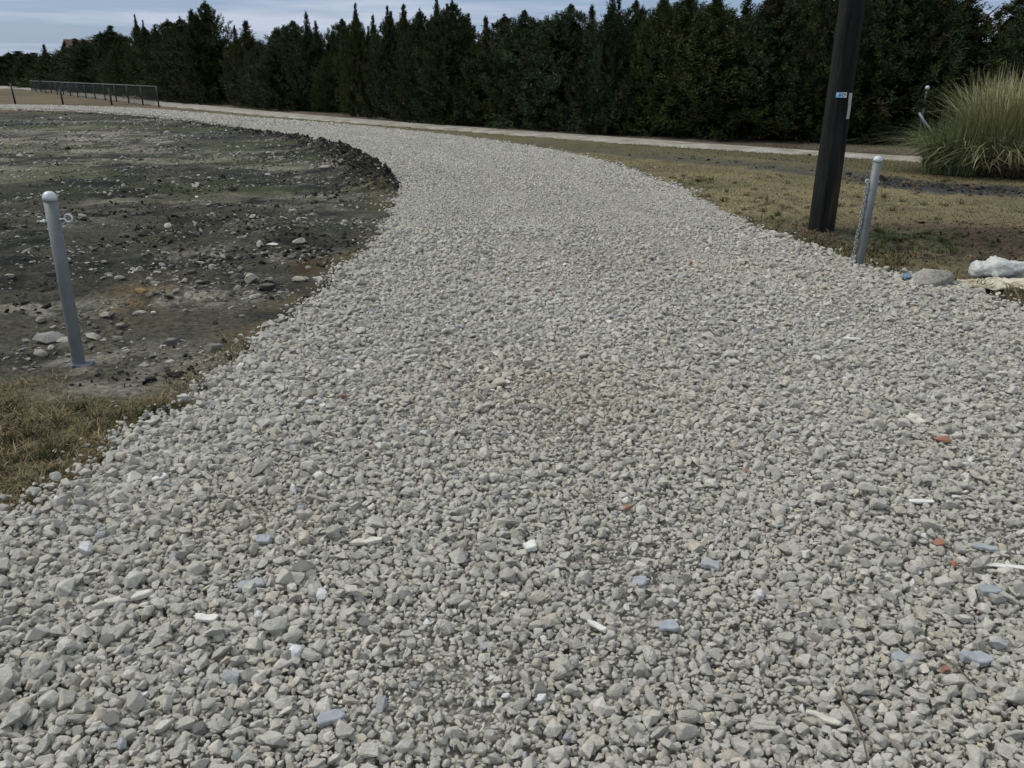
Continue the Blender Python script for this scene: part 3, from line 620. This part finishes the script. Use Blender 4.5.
# ------------------------------------------------------------------ utility pole
X, Y = un(821, 229); R0 = .137
po = empty('utility_pole', (X, Y, 0)); tag(po, 'thick black creosoted utility pole standing at the right road edge', 'utility pole')
po.rotation_euler = (0, .004, 0)
bm = bmesh.new(); seg = 40; rings = []; rr = random.Random(5); fis = [rr.uniform(-1, 1) for _ in range(seg)]
for i in range(40):
    zz = -.3+i*8.8/39; rad = R0-.0065*zz
    rings.append([bm.verts.new(((rad+.0035*fis[k]+.002*math.sin(zz*3+k))*math.cos(2*math.pi*k/seg), (rad+.0035*fis[k])*math.sin(2*math.pi*k/seg), zz)) for k in range(seg)])
for a, b in zip(rings[:-1], rings[1:]):
    for k in range(seg): bm.faces.new((a[k], a[(k+1) % seg], b[(k+1) % seg], b[k]))
bm.faces.new(rings[-1]); obj('shaft', bm, M['pole'], po, True)
ztag = top_z(838, 95, Y-R0); zs1 = top_z(847, 119, Y-.12); zs0 = top_z(850, 93, Y-.12)
def on_pole(ang, z, out=.0): # angle from facing the camera, towards +X
    rad = R0-.0065*z+out; base = math.atan2(-Y, -X)
    a = base+ang; return Vector((rad*math.cos(a), rad*math.sin(a), z)), a
def plate(name, ang, z, w, h, m, out=.005, th=.003, parent=po, tilt=0):
    rad = R0-.0065*z; bm = bmesh.new(); n = 5; da = w/rad; q = []
    for i in range(n):
        a = ang-da/2+da*i/(n-1)
        q.append([bm.verts.new(on_pole(a, z+sz*h/2, o_)[0]) for sz, o_ in ((-1, out), (1, out), (1, out-th), (-1, out-th))])
    for a, b in zip(q[:-1], q[1:]):
        for k in range(4): bm.faces.new((a[k], a[(k+1) % 4], b[(k+1) % 4], b[k]))
    bm.faces.new(q[0][::-1]); bm.faces.new(q[-1]); bmesh.ops.recalc_face_normals(bm, faces=bm.faces)
    return obj(name, bm, M[m], parent)
plate('tag', -.06, ztag, .050, .050, 'tagblue', .006)
plate('tag', .34, ztag, .054, .050, 'tagwhite', .006)
plate('mark', -.02, ztag, .032, .010, 'tagblack', .0085, .002); plate('mark', -.11, ztag+.006, .010, .022, 'tagwhite', .0085, .002)
def glyph(ang, z, w, h, t):
    for da, dz, ww, hh in ((-w/2, 0, t, h), (w/2, 0, t, h)): plate('mark', ang+da/R0, z+dz, ww, hh, 'tagblack', .0085, .002)
    for dz in (-h/2, h/2): plate('mark', ang, z+dz, w-t, t, 'tagblack', .0085, .002)
glyph(.27, ztag, .020, .030, .006); plate('mark', .46, ztag+.006, .006, .022, 'tagblack', .0085, .002)
bm = bmesh.new()
for i, (a0, a1, z0, z1) in enumerate([(.80, .80, zs1, zs0)]):
    q = []
    for j in range(7):
        t = j/6; zz = z0+(z1-z0)*t; c_, a = on_pole(.95+.03*math.sin(t*5), zz, .012); tn = Vector((-math.sin(a), math.cos(a), 0)); nn = Vector((math.cos(a), math.sin(a), 0))
        q.append([bm.verts.new(c_+tn*sx*.019+nn*sy) for sx, sy in ((-1, -.014), (1, -.014), (1, 0), (-1, 0))])
    for a, b in zip(q[:-1], q[1:]):
        for k in range(4): bm.faces.new((a[k], a[(k+1) % 4], b[(k+1) % 4], b[k]))
    bm.faces.new(q[0][::-1]); bm.faces.new(q[-1]); bmesh.ops.recalc_face_normals(bm, faces=bm.faces)
obj('cover_strip', bm, M['strip'], po)
# ------------------------------------------------------------------ concrete chunk, blue rag, plastic roll and cream sheet at the right edge
def lumpy(name, c, s, m, seed, rough=.12, rz=0, sub=3, sq=.35):
    bm = bmesh.new(); bmesh.ops.create_icosphere(bm, subdivisions=sub, radius=1)
    for v in bm.verts:
        p = v.co.copy(); p = Vector([math.copysign(abs(a)**(1-sq), a) for a in p])
        q = np.array([p.x*1.7+p.z+seed]); w = np.array([p.y*1.7-p.z*1.3+seed*2.1])
        f = 1+rough*2*(float(fbm(q, w, 4, 1.6, seed)[0])-.5)
        v.co = Vector((p.x*s[0]*f, p.y*s[1]*f, max(p.z*f, -.55)*s[2]))
    o = obj(name, bm, M[m], None, True); o.location = c; o.rotation_euler = (0, 0, rz); return o
X, Y = un(931, 287)
cc_ = bpy.data.objects.new('concrete_chunk', rock_mesh('concrete_chunk', 911, M['chunk'], npts=46, bev=.03, flat=.8, elong=.75)); C.objects.link(cc_); cc_.location = (X, Y, .055); cc_.scale = (.195, .195, .15); cc_.rotation_euler = (.05, .06, -.2)
tag(cc_, 'broken tan concrete chunk at the right gravel edge before the plastic roll', 'concrete chunk')
X, Y = un(911, 285)
bm = bmesh.new(); g = 9
vv = [[bm.verts.new(((i/(g-1)-.5)*.13, (j/(g-1)-.5)*.10, .05*random.random()+.03*math.sin(i*1.3+j))) for j in range(g)] for i in range(g)]
for i in range(g-1):
    for j in range(g-1): bm.faces.new((vv[i][j], vv[i+1][j], vv[i+1][j+1], vv[i][j+1]))
rag = obj('rag', bm, M['bluerag'], None, True); rag.location = (X, Y, .035); md = rag.modifiers.new('thick', 'SOLIDIFY'); md.thickness = .003
tag(rag, 'crumpled blue plastic rag beside the concrete chunk', 'rag')
X, Y = un(1000, 284); X += .12
bm = bmesh.new(); nr = 60; ns = 44; rings = []
for i in range(nr):
    t = i/(nr-1); xx = -.30+t*1.25
    rad = .082*(1+.10*math.sin(t*9))*(1 if t > .06 else .55+.45*t/.06)
    if .05 < t < .11: rad *= .72
    rad *= 1-.25*math.exp(-((t-.3)/.12)**2)+.12*math.exp(-((t-.16)/.05)**2)
    ring = []
    for k in range(ns):
        a = 2*math.pi*k/ns
        f = 1+.30*(float(fbm(np.array([a*1.6+3]), np.array([t*13.]), 4, 1.1, 61)[0])-.5)+.05*math.sin(a*7+t*22)
        f += .30*abs(float(fbm(np.array([a*3.+9]), np.array([t*34.]), 3, 1.1, 63)[0])-.5)*2-.04; zz = max(rad*f*math.sin(a)*1.1, -.062)
        ring.append(bm.verts.new((xx, rad*f*math.cos(a)*1.15, zz)))
    rings.append(ring)
for a, b in zip(rings[:-1], rings[1:]):
    for k in range(ns): bm.faces.new((a[k], b[k], b[(k+1) % ns], a[(k+1) % ns]))
bm.faces.new(rings[0]); bm.faces.new(rings[-1][::-1])
o = obj('plastic_roll', bm, M['plastic'], None, True); gz = float(ground_z(X, Y+.12)[0]); o.location = (X, Y+.12, gz+.105); o.rotation_euler = (0, .0, -.06)
tag(o, 'crumpled white plastic wrapped roll lying on the soil at the right edge', 'plastic roll')
def sheet(name, x0, x1, y0, y1, z, m, seed, amp=.03, rz=0):
    nx_, ny_ = 46, 22; U, Vv = np.meshgrid(np.linspace(0, 1, nx_), np.linspace(0, 1, ny_)); u = U.ravel(); v = Vv.ravel()
    ex = (fbm(v*3+seed, u*0, 3, 2, seed)-.5)*.16; ey = (fbm(u*5+seed, v*0, 3, 2, seed+1)-.5)*.10
    xx = x0+(x1-x0)*u+ex*(1-2*u)*-1; yy = y0+(y1-y0)*v+ey
    zz = z+amp*2*np.abs(fbm(u*7+seed, v*4, 4, 1.3, seed+2)-.5)+amp*.3*fbm(u*20, v*14, 2, 1.2, seed)
    I = (np.arange(ny_-1)[:, None]*nx_+np.arange(nx_-1)[None, :]).ravel()
    zb = zz-.012
    V = np.concatenate([np.c_[xx, yy, zz], np.c_[xx, yy, zb]]); n0 = nx_*ny_
    F = [np.c_[I, I+1, I+nx_+1, I+nx_], np.c_[I+n0, I+nx_+n0, I+nx_+1+n0, I+1+n0]]
    loop = list(range(nx_))+[j*nx_+nx_-1 for j in range(1, ny_)]+[(ny_-1)*nx_+i for i in range(nx_-2, -1, -1)]+[j*nx_ for j in range(ny_-2, 0, -1)]
    l = np.array(loop); l2 = np.roll(l, -1); F.append(np.c_[l, l+n0, l2+n0, l2])
    return link(name, tri_mesh(name, V, np.concatenate(F)), M[m], smooth_=True)
Xc, Yc = un(1000, 290)
o = sheet('cream_sheet', Xc-.30, Xc+.85, Yc-.16, Yc+.17, float(ground_z(Xc, Yc)[0])+.035, 'cream', 3, .045)
tag(o, 'torn cream sheet crumpled under the white plastic roll', 'sheet')
# ------------------------------------------------------------------ pampas grass
pg = empty('pampas_grass', (PAMP[0], PAMP[1], 0)); tag(pg, 'big arching pampas grass clump at the right by the tree line', 'pampas grass')
def ribbons(n, base_r, hlo, hhi, out, seed, colf, wid=.009, cx=0, cy=0):
    r = np.random.default_rng(seed); a = r.uniform(0, 6.283, n); rr_ = base_r*np.sqrt(r.random(n)); bx = cx+rr_*np.cos(a); by = cy+rr_*np.sin(a)
    h = r.uniform(hlo, hhi, n); da = a+r.normal(0, 1.1, n); lean = np.abs(r.normal(out, out*.6, n)); K = 6
    dx, dy = np.cos(da), np.sin(da); side = np.c_[-dy, dx, np.zeros(n)]*(wid*r.uniform(.6, 1.3, n))[:, None]
    V = []
    for k in range(K):
        t = k/(K-1); fo = lean*h*(t**1.9); up = h*(t-.42*np.minimum(lean, 1.6)*t**3.2)
        p = np.c_[bx+dx*fo, by+dy*fo, np.maximum(up, .02)]; s = side*(1-.85*t**2)
        V += [p-s, p+s]
    V = np.stack(V, 1).reshape(-1, 3); i = np.arange(n)*2*K
    F = np.concatenate([np.c_[i+2*k, i+2*k+1, i+2*k+3, i+2*k+2] for k in range(K-1)])
    col = colf(r, n, bx, h); col = np.repeat(col, 2*K, 0)
    return V, F, col
def pcol(r, n, bx, h):
    g = np.clip(.55-.55*(bx+.3)+r.normal(0, .3, n), 0, 1)[:, None]
    return np.where(h[:, None] > 1.2, 1.15, .85)*(np.array([.37, .34, .19])*(1-g)+np.array([.13, .17, .07])*g)*r.uniform(.5, 1.3, (n, 1))
def pdead(r, n, bx, h): return np.array([.10, .08, .048])*r.uniform(.4, 1.3, (n, 1))
parts = [ribbons(3300, .55, 1.0, 1.85, .36, 1, pcol, .0062, .15, 0), ribbons(1500, .7, .5, 1.2, 1.1, 2, pcol, .0062, .1, 0), ribbons(1500, .5, .5, 1.2, .7, 3, pcol, .0062, -.65, -.1), ribbons(2200, .6, .8, 1.7, .45, 4, pcol, .0062, 1.25, .1),
         ribbons(1500, .95, .3, .8, 1.3, 5, pdead, .0055, .3, -.1)]
off = 0; VV, FF, CC2 = [], [], []
for V, F, c in parts: VV.append(V); FF.append(F+off); CC2.append(c); off += len(V)
link('leaf_clump', tri_mesh('leaf_clump', np.concatenate(VV), np.concatenate(FF), np.concatenate(CC2)), M['pampas'], pg)
for i, (dx, h) in enumerate([(-.55, 1.35), (-.42, 1.3), (-.15, 1.45), (.0, 1.5), (.22, 1.85), (.5, 1.6), (.75, 1.78), (1.1, 1.7), (1.25, 1.62)]):
    bm = bmesh.new(); tube(bm, [(dx, 0, .3), (dx+.02, -.02, h*.75), (dx+.03, -.04, h)], [.006, .005, .003], 5)
    rr = random.Random(i)
    for k in range(60):
        t = k/60; zc = h-.32+.36*t; a = rr.uniform(0, 6.28); w = .018*(1-abs(2*t-1)**2)+.004
        c = Vector((dx+.03, -.04, zc)); e = c+Vector((w*math.cos(a)*1.5, w*math.sin(a)*1.5, .05)); s = Vector((-math.sin(a), math.cos(a), 0))*.006
        bm.faces.new((bm.verts.new(c-s), bm.verts.new(c+s), bm.verts.new(e)))
    obj('plume', bm, M['plume'], pg)
# ------------------------------------------------------------------ old fence post with brace behind the pampas grass
X, Y = un(917, 147); hz = top_z(919, 87, Y)
fp = empty('fence_post', (X, Y, 0)); tag(fp, 'slim grey fence post with white cap left of the pampas grass', 'fence post')
bm = bmesh.new(); tube(bm, [(0, 0, -.1), (0, 0, hz*.6), (.01, 0, hz-.06)], .028, 12); obj('shaft', bm, M['post'], fp, True)
bm = bmesh.new(); tube(bm, [(.01, 0, hz-.06), (.01, 0, hz-.01), (.01, 0, hz+.03)], [.05, .052, .03], 12); obj('cap', bm, M['cap'], fp, True)
bm = bmesh.new(); tube(bm, [(-.11, -.04, top_z(914, 113, Y)), (.02, -.05, top_z(920, 120, Y)), (.30, -.08, top_z(928, 134, Y))], [.03, .03, .02], 8); obj('brace', bm, M['cap'], fp, True)
# ------------------------------------------------------------------ chain-link fence far left, with its posts
A = np.array(un(159, 107)); B = np.array(un(32, 91)); FH = 1.02
cf = empty('chain_link_fence', (A[0], A[1], 0)); tag(cf, 'dark chain link fence with a top rail along the pale track, far left', 'fence')
NP = 16; D = B-A; Ln = float(np.hypot(*D)); dirv = Vector((D[0]/Ln, D[1]/Ln, 0))
ts = [i/(NP-1) for i in range(NP)]
for t in ts:
    bm = bmesh.new(); c = dirv*(t*Ln); tube(bm, [c+Vector((0, 0, -.1)), c+Vector((0, 0, FH+.02))], .042, 8); obj('post', bm, M['darksteel'], cf, True)
bm = bmesh.new(); tube(bm, [Vector((0, 0, FH)), dirv*Ln+Vector((0, 0, FH))], .035, 8); obj('top_rail', bm, M['rail'], cf, True)
side = Vector((dirv.y, -dirv.x, 0)); V = []; F = []; sp = .11; hh = FH-.06; nW = int(Ln/sp)
for i in range(nW):
    for sgn in (1, -1):
        s0 = i*sp; s1 = s0+sgn*hh*.9
        if s1 < 0 or s1 > Ln: continue
        p0 = dirv*s0+Vector((0, 0, .05))+side*.012*sgn; p1_ = dirv*s1+Vector((0, 0, .05+hh))+side*.012*sgn; w = dirv*.0030
        b = len(V); V += [p0-w, p0+w, p1_+w, p1_-w, p0+side*.005, p1_+side*.005]; F += [(b, b+1, b+2, b+3), (b+1, b+4, b+5, b+2), (b+4, b, b+3, b+5)]
link('wire_mesh', tri_mesh('wire_mesh', np.array([tuple(v) for v in V]), np.array(F)), M['wire'], cf)
for i, (px, py, ty, lab) in enumerate([(15.5, 104, 83, 'leftmost dark post standing in the tan field before the chain link fence'), (63.5, 105.5, 88, 'middle of the three dark posts standing before the chain link fence'), (112, 105, 88, 'rightmost of the three dark posts, in front of the chain link fence')]):
    X, Y = un(px, py); h = top_z(px, ty, Y); t = empty('field_post', (X, Y, 0)); tag(t, lab, 'fence post', 'dark posts standing in the tan field')
    bm = bmesh.new(); tube(bm, [(0, 0, -.1), (-.02*h, 0, h*.5), (-.05*h, 0, h)], [.055, .052, .048], 8); obj('shaft', bm, M['darksteel'], t, True)
    bm = bmesh.new(); tube(bm, [(-.05*h, 0, h+.001), (-.05*h, 0, h+.03)], [.052, .03], 8); obj('cap', bm, M['darksteel'], t, True)
# ------------------------------------------------------------------ house behind the far trees
hx = -69.6; hy = 148.
ho = empty('house', (hx, hy, 0), .78); tag(ho, 'cream house with a brown shingle roof rising behind the far left trees', 'house')
bm = bmesh.new(); hw, hd, he, hr = 4.6, 3.6, 4.6, 6.9
b4 = [bm.verts.new(p) for p in ((-hw, -hd, 0), (hw, -hd, 0), (hw, hd, 0), (-hw, hd, 0))]; t4 = [bm.verts.new(p) for p in ((-hw, -hd, he), (hw, -hd, he), (hw, hd, he), (-hw, hd, he))]
g0 = bm.verts.new((-hw, 0, hr-.15)); g1 = bm.verts.new((hw, 0, hr-.15))
for q in ((b4[0], b4[1], t4[1], t4[0]), (b4[1], b4[2], t4[2], g1, t4[1]), (b4[2], b4[3], t4[3], t4[2]), (b4[3], b4[0], t4[0], g0, t4[3])): bm.faces.new(q)
obj('wall', bm, M['wall'], ho)
bm = bmesh.new(); ov = .5
for s in (-1, 1):
    sl = (hr-he)/hd; q = [(-hw-ov, s*(hd+ov), he-sl*ov), (hw+ov, s*(hd+ov), he-sl*ov), (hw+ov, 0, hr), (-hw-ov, 0, hr)]
    lo = [bm.verts.new(p) for p in q]; up = [bm.verts.new((p[0], p[1], p[2]+.18)) for p in q]
    bm.faces.new(lo); bm.faces.new(up[::-1])
    for k in range(4): bm.faces.new((lo[k], up[k], up[(k+1) % 4], lo[(k+1) % 4]))
bmesh.ops.recalc_face_normals(bm, faces=bm.faces); obj('roof', bm, M['roof'], ho)
for wx in (-3, 0, 3):
    bm = bmesh.new(); box(bm, (wx, -hd-.03, 1.8), (1.3, .08, 1.5)); w_ = obj('window', bm, M['trim'], ho); bm = bmesh.new(); box(bm, (wx, -hd-.08, 1.8), (1.1, .03, 1.3)); obj('pane', bm, M['glass'], w_)
# ------------------------------------------------------------------ cedars
def make_crown(seed, H=4.6, R=1.55, nb=520, spires=3, dense=1.0, sh=.85):
    r = np.random.default_rng(seed); V = []; Cc = []
    # leaders: (x, y, base z, top z, radius)
    L_ = [(0, 0, 0, H, R)]
    for s in range(spires):
        a = r.uniform(0, 6.28); q = r.uniform(.25, .55)*R; L_.append((q*math.cos(a), q*math.sin(a), H*.3, H*r.uniform(.76, .96), R*r.uniform(.3, .5)))
    tips = []
    for li, (lx, ly, zb, zt, LR) in enumerate(L_):
        m = int(nb*(1 if li == 0 else .22))
        t = r.random(m)**.85; z = zb+.05+(zt-zb)*t*.98
        ts_ = t/sh
        prof = LR*np.maximum(np.clip(1-np.clip(ts_, 0, 1)**2.3, 0, 1)**.75*(.7+.3*np.minimum(1, t*5+.35)), .30*np.clip(1-t, 0, 1)**.8)*(.62+.6*r.random(m))
        a = r.uniform(0, 6.283, m)
        # lobes
        prof = prof*(1+.20*np.sin(a*3+seed+z*1.7)+.16*np.sin(a*5-z*2.6+seed*2))
        for i in range(m):
            if t[i] > sh and r.random() < .8: continue
            el = math.radians(26+48*t[i]+r.normal(0, 12)); ln = (.16+.50*(1-t[i])**.8)*r.uniform(.65, 1.3)
            rad = max(prof[i]-ln*math.cos(el)*.8, 0)*1.0
            bx, by = lx+rad*math.cos(a[i]), ly+rad*math.sin(a[i])
            dirn = np.array([math.cos(a[i])*math.cos(el), math.sin(a[i])*math.cos(el), math.sin(el)])
            tips.append((np.array([bx, by, z[i]-ln*.4]), dirn, ln))
        # leader tip plumes
        ph = r.uniform(0, 6.28)
        for k in range(12):
            aa = ph+k*2.4; e = math.radians(r.uniform(36, 58)); zz = zt-1.35+1.2*k/12
            tips.append((np.array([lx, ly, zz]), np.array([math.cos(aa)*math.cos(e), math.sin(aa)*math.cos(e), math.sin(e)]), .66-.05*k))
        tips.append((np.array([lx, ly, zt-.5]), np.array([0.02, 0, 1.]), .40)); tips.append((np.array([lx, ly, zt-1.1]), np.array([0.0, .02, 1.]), .7))
    T = len(tips); P0 = np.array([q[0] for q in tips]); Dn = np.array([q[1] for q in tips]); Ls = np.array([q[2] for q in tips])
    K = int(18*dense); out = []; cols = []
    tone = r.normal(1, .22, T); brown = r.random(T) < .05
    basec = (np.array([[.027, .038, .013], [.036, .046, .013], [.022, .034, .015], [.030, .044, .018], [.040, .046, .014], [.024, .034, .011]][seed % 6]))[None]*np.clip(tone, .45, 1.7)[:, None]; basec[brown] = [.050, .038, .018]
    for k in range(K):     # spraylets along each plume
        f = (k+.5)/K; c = P0+Dn*(Ls*f)[:, None]
        # sideways direction
        rnd = r.normal(0, 1, (T, 3)); sdir = np.cross(Dn, rnd); sdir /= np.linalg.norm(sdir, axis=1)[:, None]+1e-9
        sl = (.27*Ls*(1-f)**.7+.022+.02*np.minimum(Ls, .5))*r.uniform(.7, 1.3, T)
        dd = Dn*.75+sdir*.75; dd /= np.linalg.norm(dd, axis=1)[:, None]
        for m_ in range(4):
            r2 = r.normal(0, .35, (T, 3)); d3 = dd+r2; d3 /= np.linalg.norm(d3, axis=1)[:, None]
            w = np.cross(d3, r.normal(0, 1, (T, 3))); w /= np.linalg.norm(w, axis=1)[:, None]+1e-9
            b = c+dd*(sl*m_*.25)[:, None]; e = b+d3*(sl*.8)[:, None]; w = w*(sl*.07+.0045)[:, None]
            mid = b*.55+e*.45
            out.append(np.stack([b, mid+w, e, mid-w], 1)); cols.append(np.repeat(basec*r.uniform(.75, 1.3, (T, 1)), 4, 0))
    V = np.concatenate(out).reshape(-1, 3); n = len(V)//4; F = np.arange(n*4).reshape(-1, 4); col = np.concatenate(cols)
    # inner foliage filling the crown's volume
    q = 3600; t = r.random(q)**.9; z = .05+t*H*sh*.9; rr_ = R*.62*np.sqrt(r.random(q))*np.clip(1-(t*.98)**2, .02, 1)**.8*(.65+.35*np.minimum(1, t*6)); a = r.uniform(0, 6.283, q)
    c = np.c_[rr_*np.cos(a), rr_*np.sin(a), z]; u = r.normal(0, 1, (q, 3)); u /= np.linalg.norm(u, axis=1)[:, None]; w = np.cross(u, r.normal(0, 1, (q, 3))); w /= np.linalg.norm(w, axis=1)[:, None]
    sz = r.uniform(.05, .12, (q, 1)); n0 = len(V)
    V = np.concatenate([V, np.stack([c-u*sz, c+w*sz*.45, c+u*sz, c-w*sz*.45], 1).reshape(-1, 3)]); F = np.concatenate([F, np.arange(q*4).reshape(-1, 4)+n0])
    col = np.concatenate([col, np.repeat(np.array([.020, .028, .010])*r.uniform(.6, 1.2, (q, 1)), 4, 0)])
    V[:, 2] = np.maximum(V[:, 2], .01)
    return tri_mesh('crown', V, F, col)
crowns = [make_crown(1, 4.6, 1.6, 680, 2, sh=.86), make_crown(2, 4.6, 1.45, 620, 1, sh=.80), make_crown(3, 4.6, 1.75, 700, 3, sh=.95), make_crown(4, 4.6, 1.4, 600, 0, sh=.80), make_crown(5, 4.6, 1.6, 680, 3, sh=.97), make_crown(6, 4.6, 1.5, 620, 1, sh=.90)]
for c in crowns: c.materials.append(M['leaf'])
bm = bmesh.new(); tube(bm, [(0, 0, -.1), (0, 0, .3), (.03, .02, 2), (0, 0, 4.2)], [.13, .10, .06, .01], 10)
for k in range(10):
    a = k*2.4; z = .4+k*.33; tube(bm, [(0, 0, z), (.35*math.cos(a), .35*math.sin(a), z+.2), (.6*math.cos(a), .6*math.sin(a), z+.5)], [.03, .02, .008], 5)
trunk_me = bpy.data.meshes.new('trunk'); bm.to_mesh(trunk_me); bm.free(); trunk_me.materials.append(M['bark'])
front = [(1150, 156, -90), (1085, 153, -60), (1020, 151, -14), (945, 148, -38), (885, 147, -60), (822, 145, -45), (762, 143, -16), (706, 141, -34), (655, 138, -22), (607, 136, -12), (568, 133, -2), (524, 129, 12), (487, 127, 3), (455, 126, 0), (424, 123, 9), (393, 120, 3), (362, 117, 0), (337, 113, 38), (314, 112, 12), (290, 111, 34), (266, 109, 33), (243, 107, 22), (217, 105, 4), (191, 103, 17), (165, 100, 27), (147, 98, 17), (128, 96, 30), (110, 94, 33), (92, 93, 37), (72, 91.5, 48), (52, 90, 44), (34, 88, 53), (15, 86, 52), (-6, 85, 58), (-30, 85, 50)]
back = [(1000, 143, -8), (915, 141, -38), (850, 140, -48), (790, 139, -28), (735, 137, -12), (680, 135, -26), (630, 133, -18), (588, 130, -10), (545, 126, 18), (505, 124, 18), (470, 122, 2), (440, 119, -4), (408, 117, 8), (378, 114, 12), (348, 111, 20), (300, 108, 22), (254, 105, 20), (204, 101, 12), (178, 99, 22), (120, 93, 26), (84, 90, 40), (24, 85.5, 50)]
def where(px, row, k):
    marks = [(1100, 'just beyond the right picture edge'), (1050, 'cut by the right picture edge'), (1000, 'behind the pampas grass'), (900, 'behind the white capped fence post'), (845, 'just right of the utility pole'), (800, 'directly behind the utility pole'), (740, 'left of the utility pole')]
    for x_, s in marks:
        if px >= x_: return s
    return None
ordn = ['first', 'second', 'third', 'fourth', 'fifth', 'sixth', 'seventh', 'eighth', 'ninth', 'tenth', 'eleventh', 'twelfth', 'thirteenth', 'fourteenth', 'fifteenth', 'sixteenth', 'seventeenth', 'eighteenth', 'nineteenth', 'twentieth', 'twenty-first', 'twenty-second', 'twenty-third', 'twenty-fourth', 'twenty-fifth', 'twenty-sixth', 'twenty-seventh', 'twenty-eighth', 'twenty-ninth', 'thirtieth', 'thirty-first', 'thirty-second', 'thirty-third', 'thirty-fourth', 'thirty-fifth']
proto = None; ti = 0
for row, lst in (('front', front), ('back', back)):
    srt = sorted(lst, key=lambda q: q[0])
    for i, (px, by, ty) in enumerate(srt):
        X, Y = un(px, by); nb_ = [abs(px-q[0]) for q in srt if q[0] != px]; spc = sorted(nb_)[:2]; spw = sum(spc)/len(spc)*(Y*math.cos(PITCH)+.5)/FPX
        v = (ti*5+(ti//3)) % 6
        sx = 1.0
        h = top_z(px, ty, Y+1.2); wid = max(spw*1.9, h*.34)*random.choice((.85, 1., 1.15, 1.35)); sx = wid/(2*1.5)
        Yt = Y+sx*1.55; X *= Yt/Y; h = top_z(px, ty, Yt)*random.choice((.9, .97, 1.0, 1.03))
        if proto is None:
            r_ = empty('cedar_tree', (0, 0, 0)); cr = bpy.data.objects.new('crown', crowns[v]); C.objects.link(cr); cr.parent = r_
            tk = bpy.data.objects.new('trunk', trunk_me); C.objects.link(tk); tk.parent = r_; proto = (r_, cr, tk)
        else:
            r_ = proto[0].copy(); C.objects.link(r_)
            cr = proto[1].copy(); cr.data = crowns[v]; C.objects.link(cr); cr.parent = r_
            tk = proto[2].copy(); C.objects.link(tk); tk.parent = r_
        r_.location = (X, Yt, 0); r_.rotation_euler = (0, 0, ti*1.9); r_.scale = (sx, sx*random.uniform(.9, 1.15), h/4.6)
        form = 'tall spiry' if h > 5.2 else ('low rounded' if h < 4.1 and px < 600 else 'broad dense')
        wh = where(px, row, i)
        if row == 'front': lab = f'{form} dark cedar {wh}, in the front row' if wh and px >= 740 else f'{form} dark cedar, {ordn[i]} from the left in the front row of the tree line'
        else: lab = f'dark cedar tip showing {wh}, in the back row' if wh and px >= 740 else f'dark cedar showing its tip behind the front row, {ordn[i]} back row tree from the left'
        tag(r_, lab, 'tree', 'cedars in the dark tree line'); ti += 1
print('trees', ti)
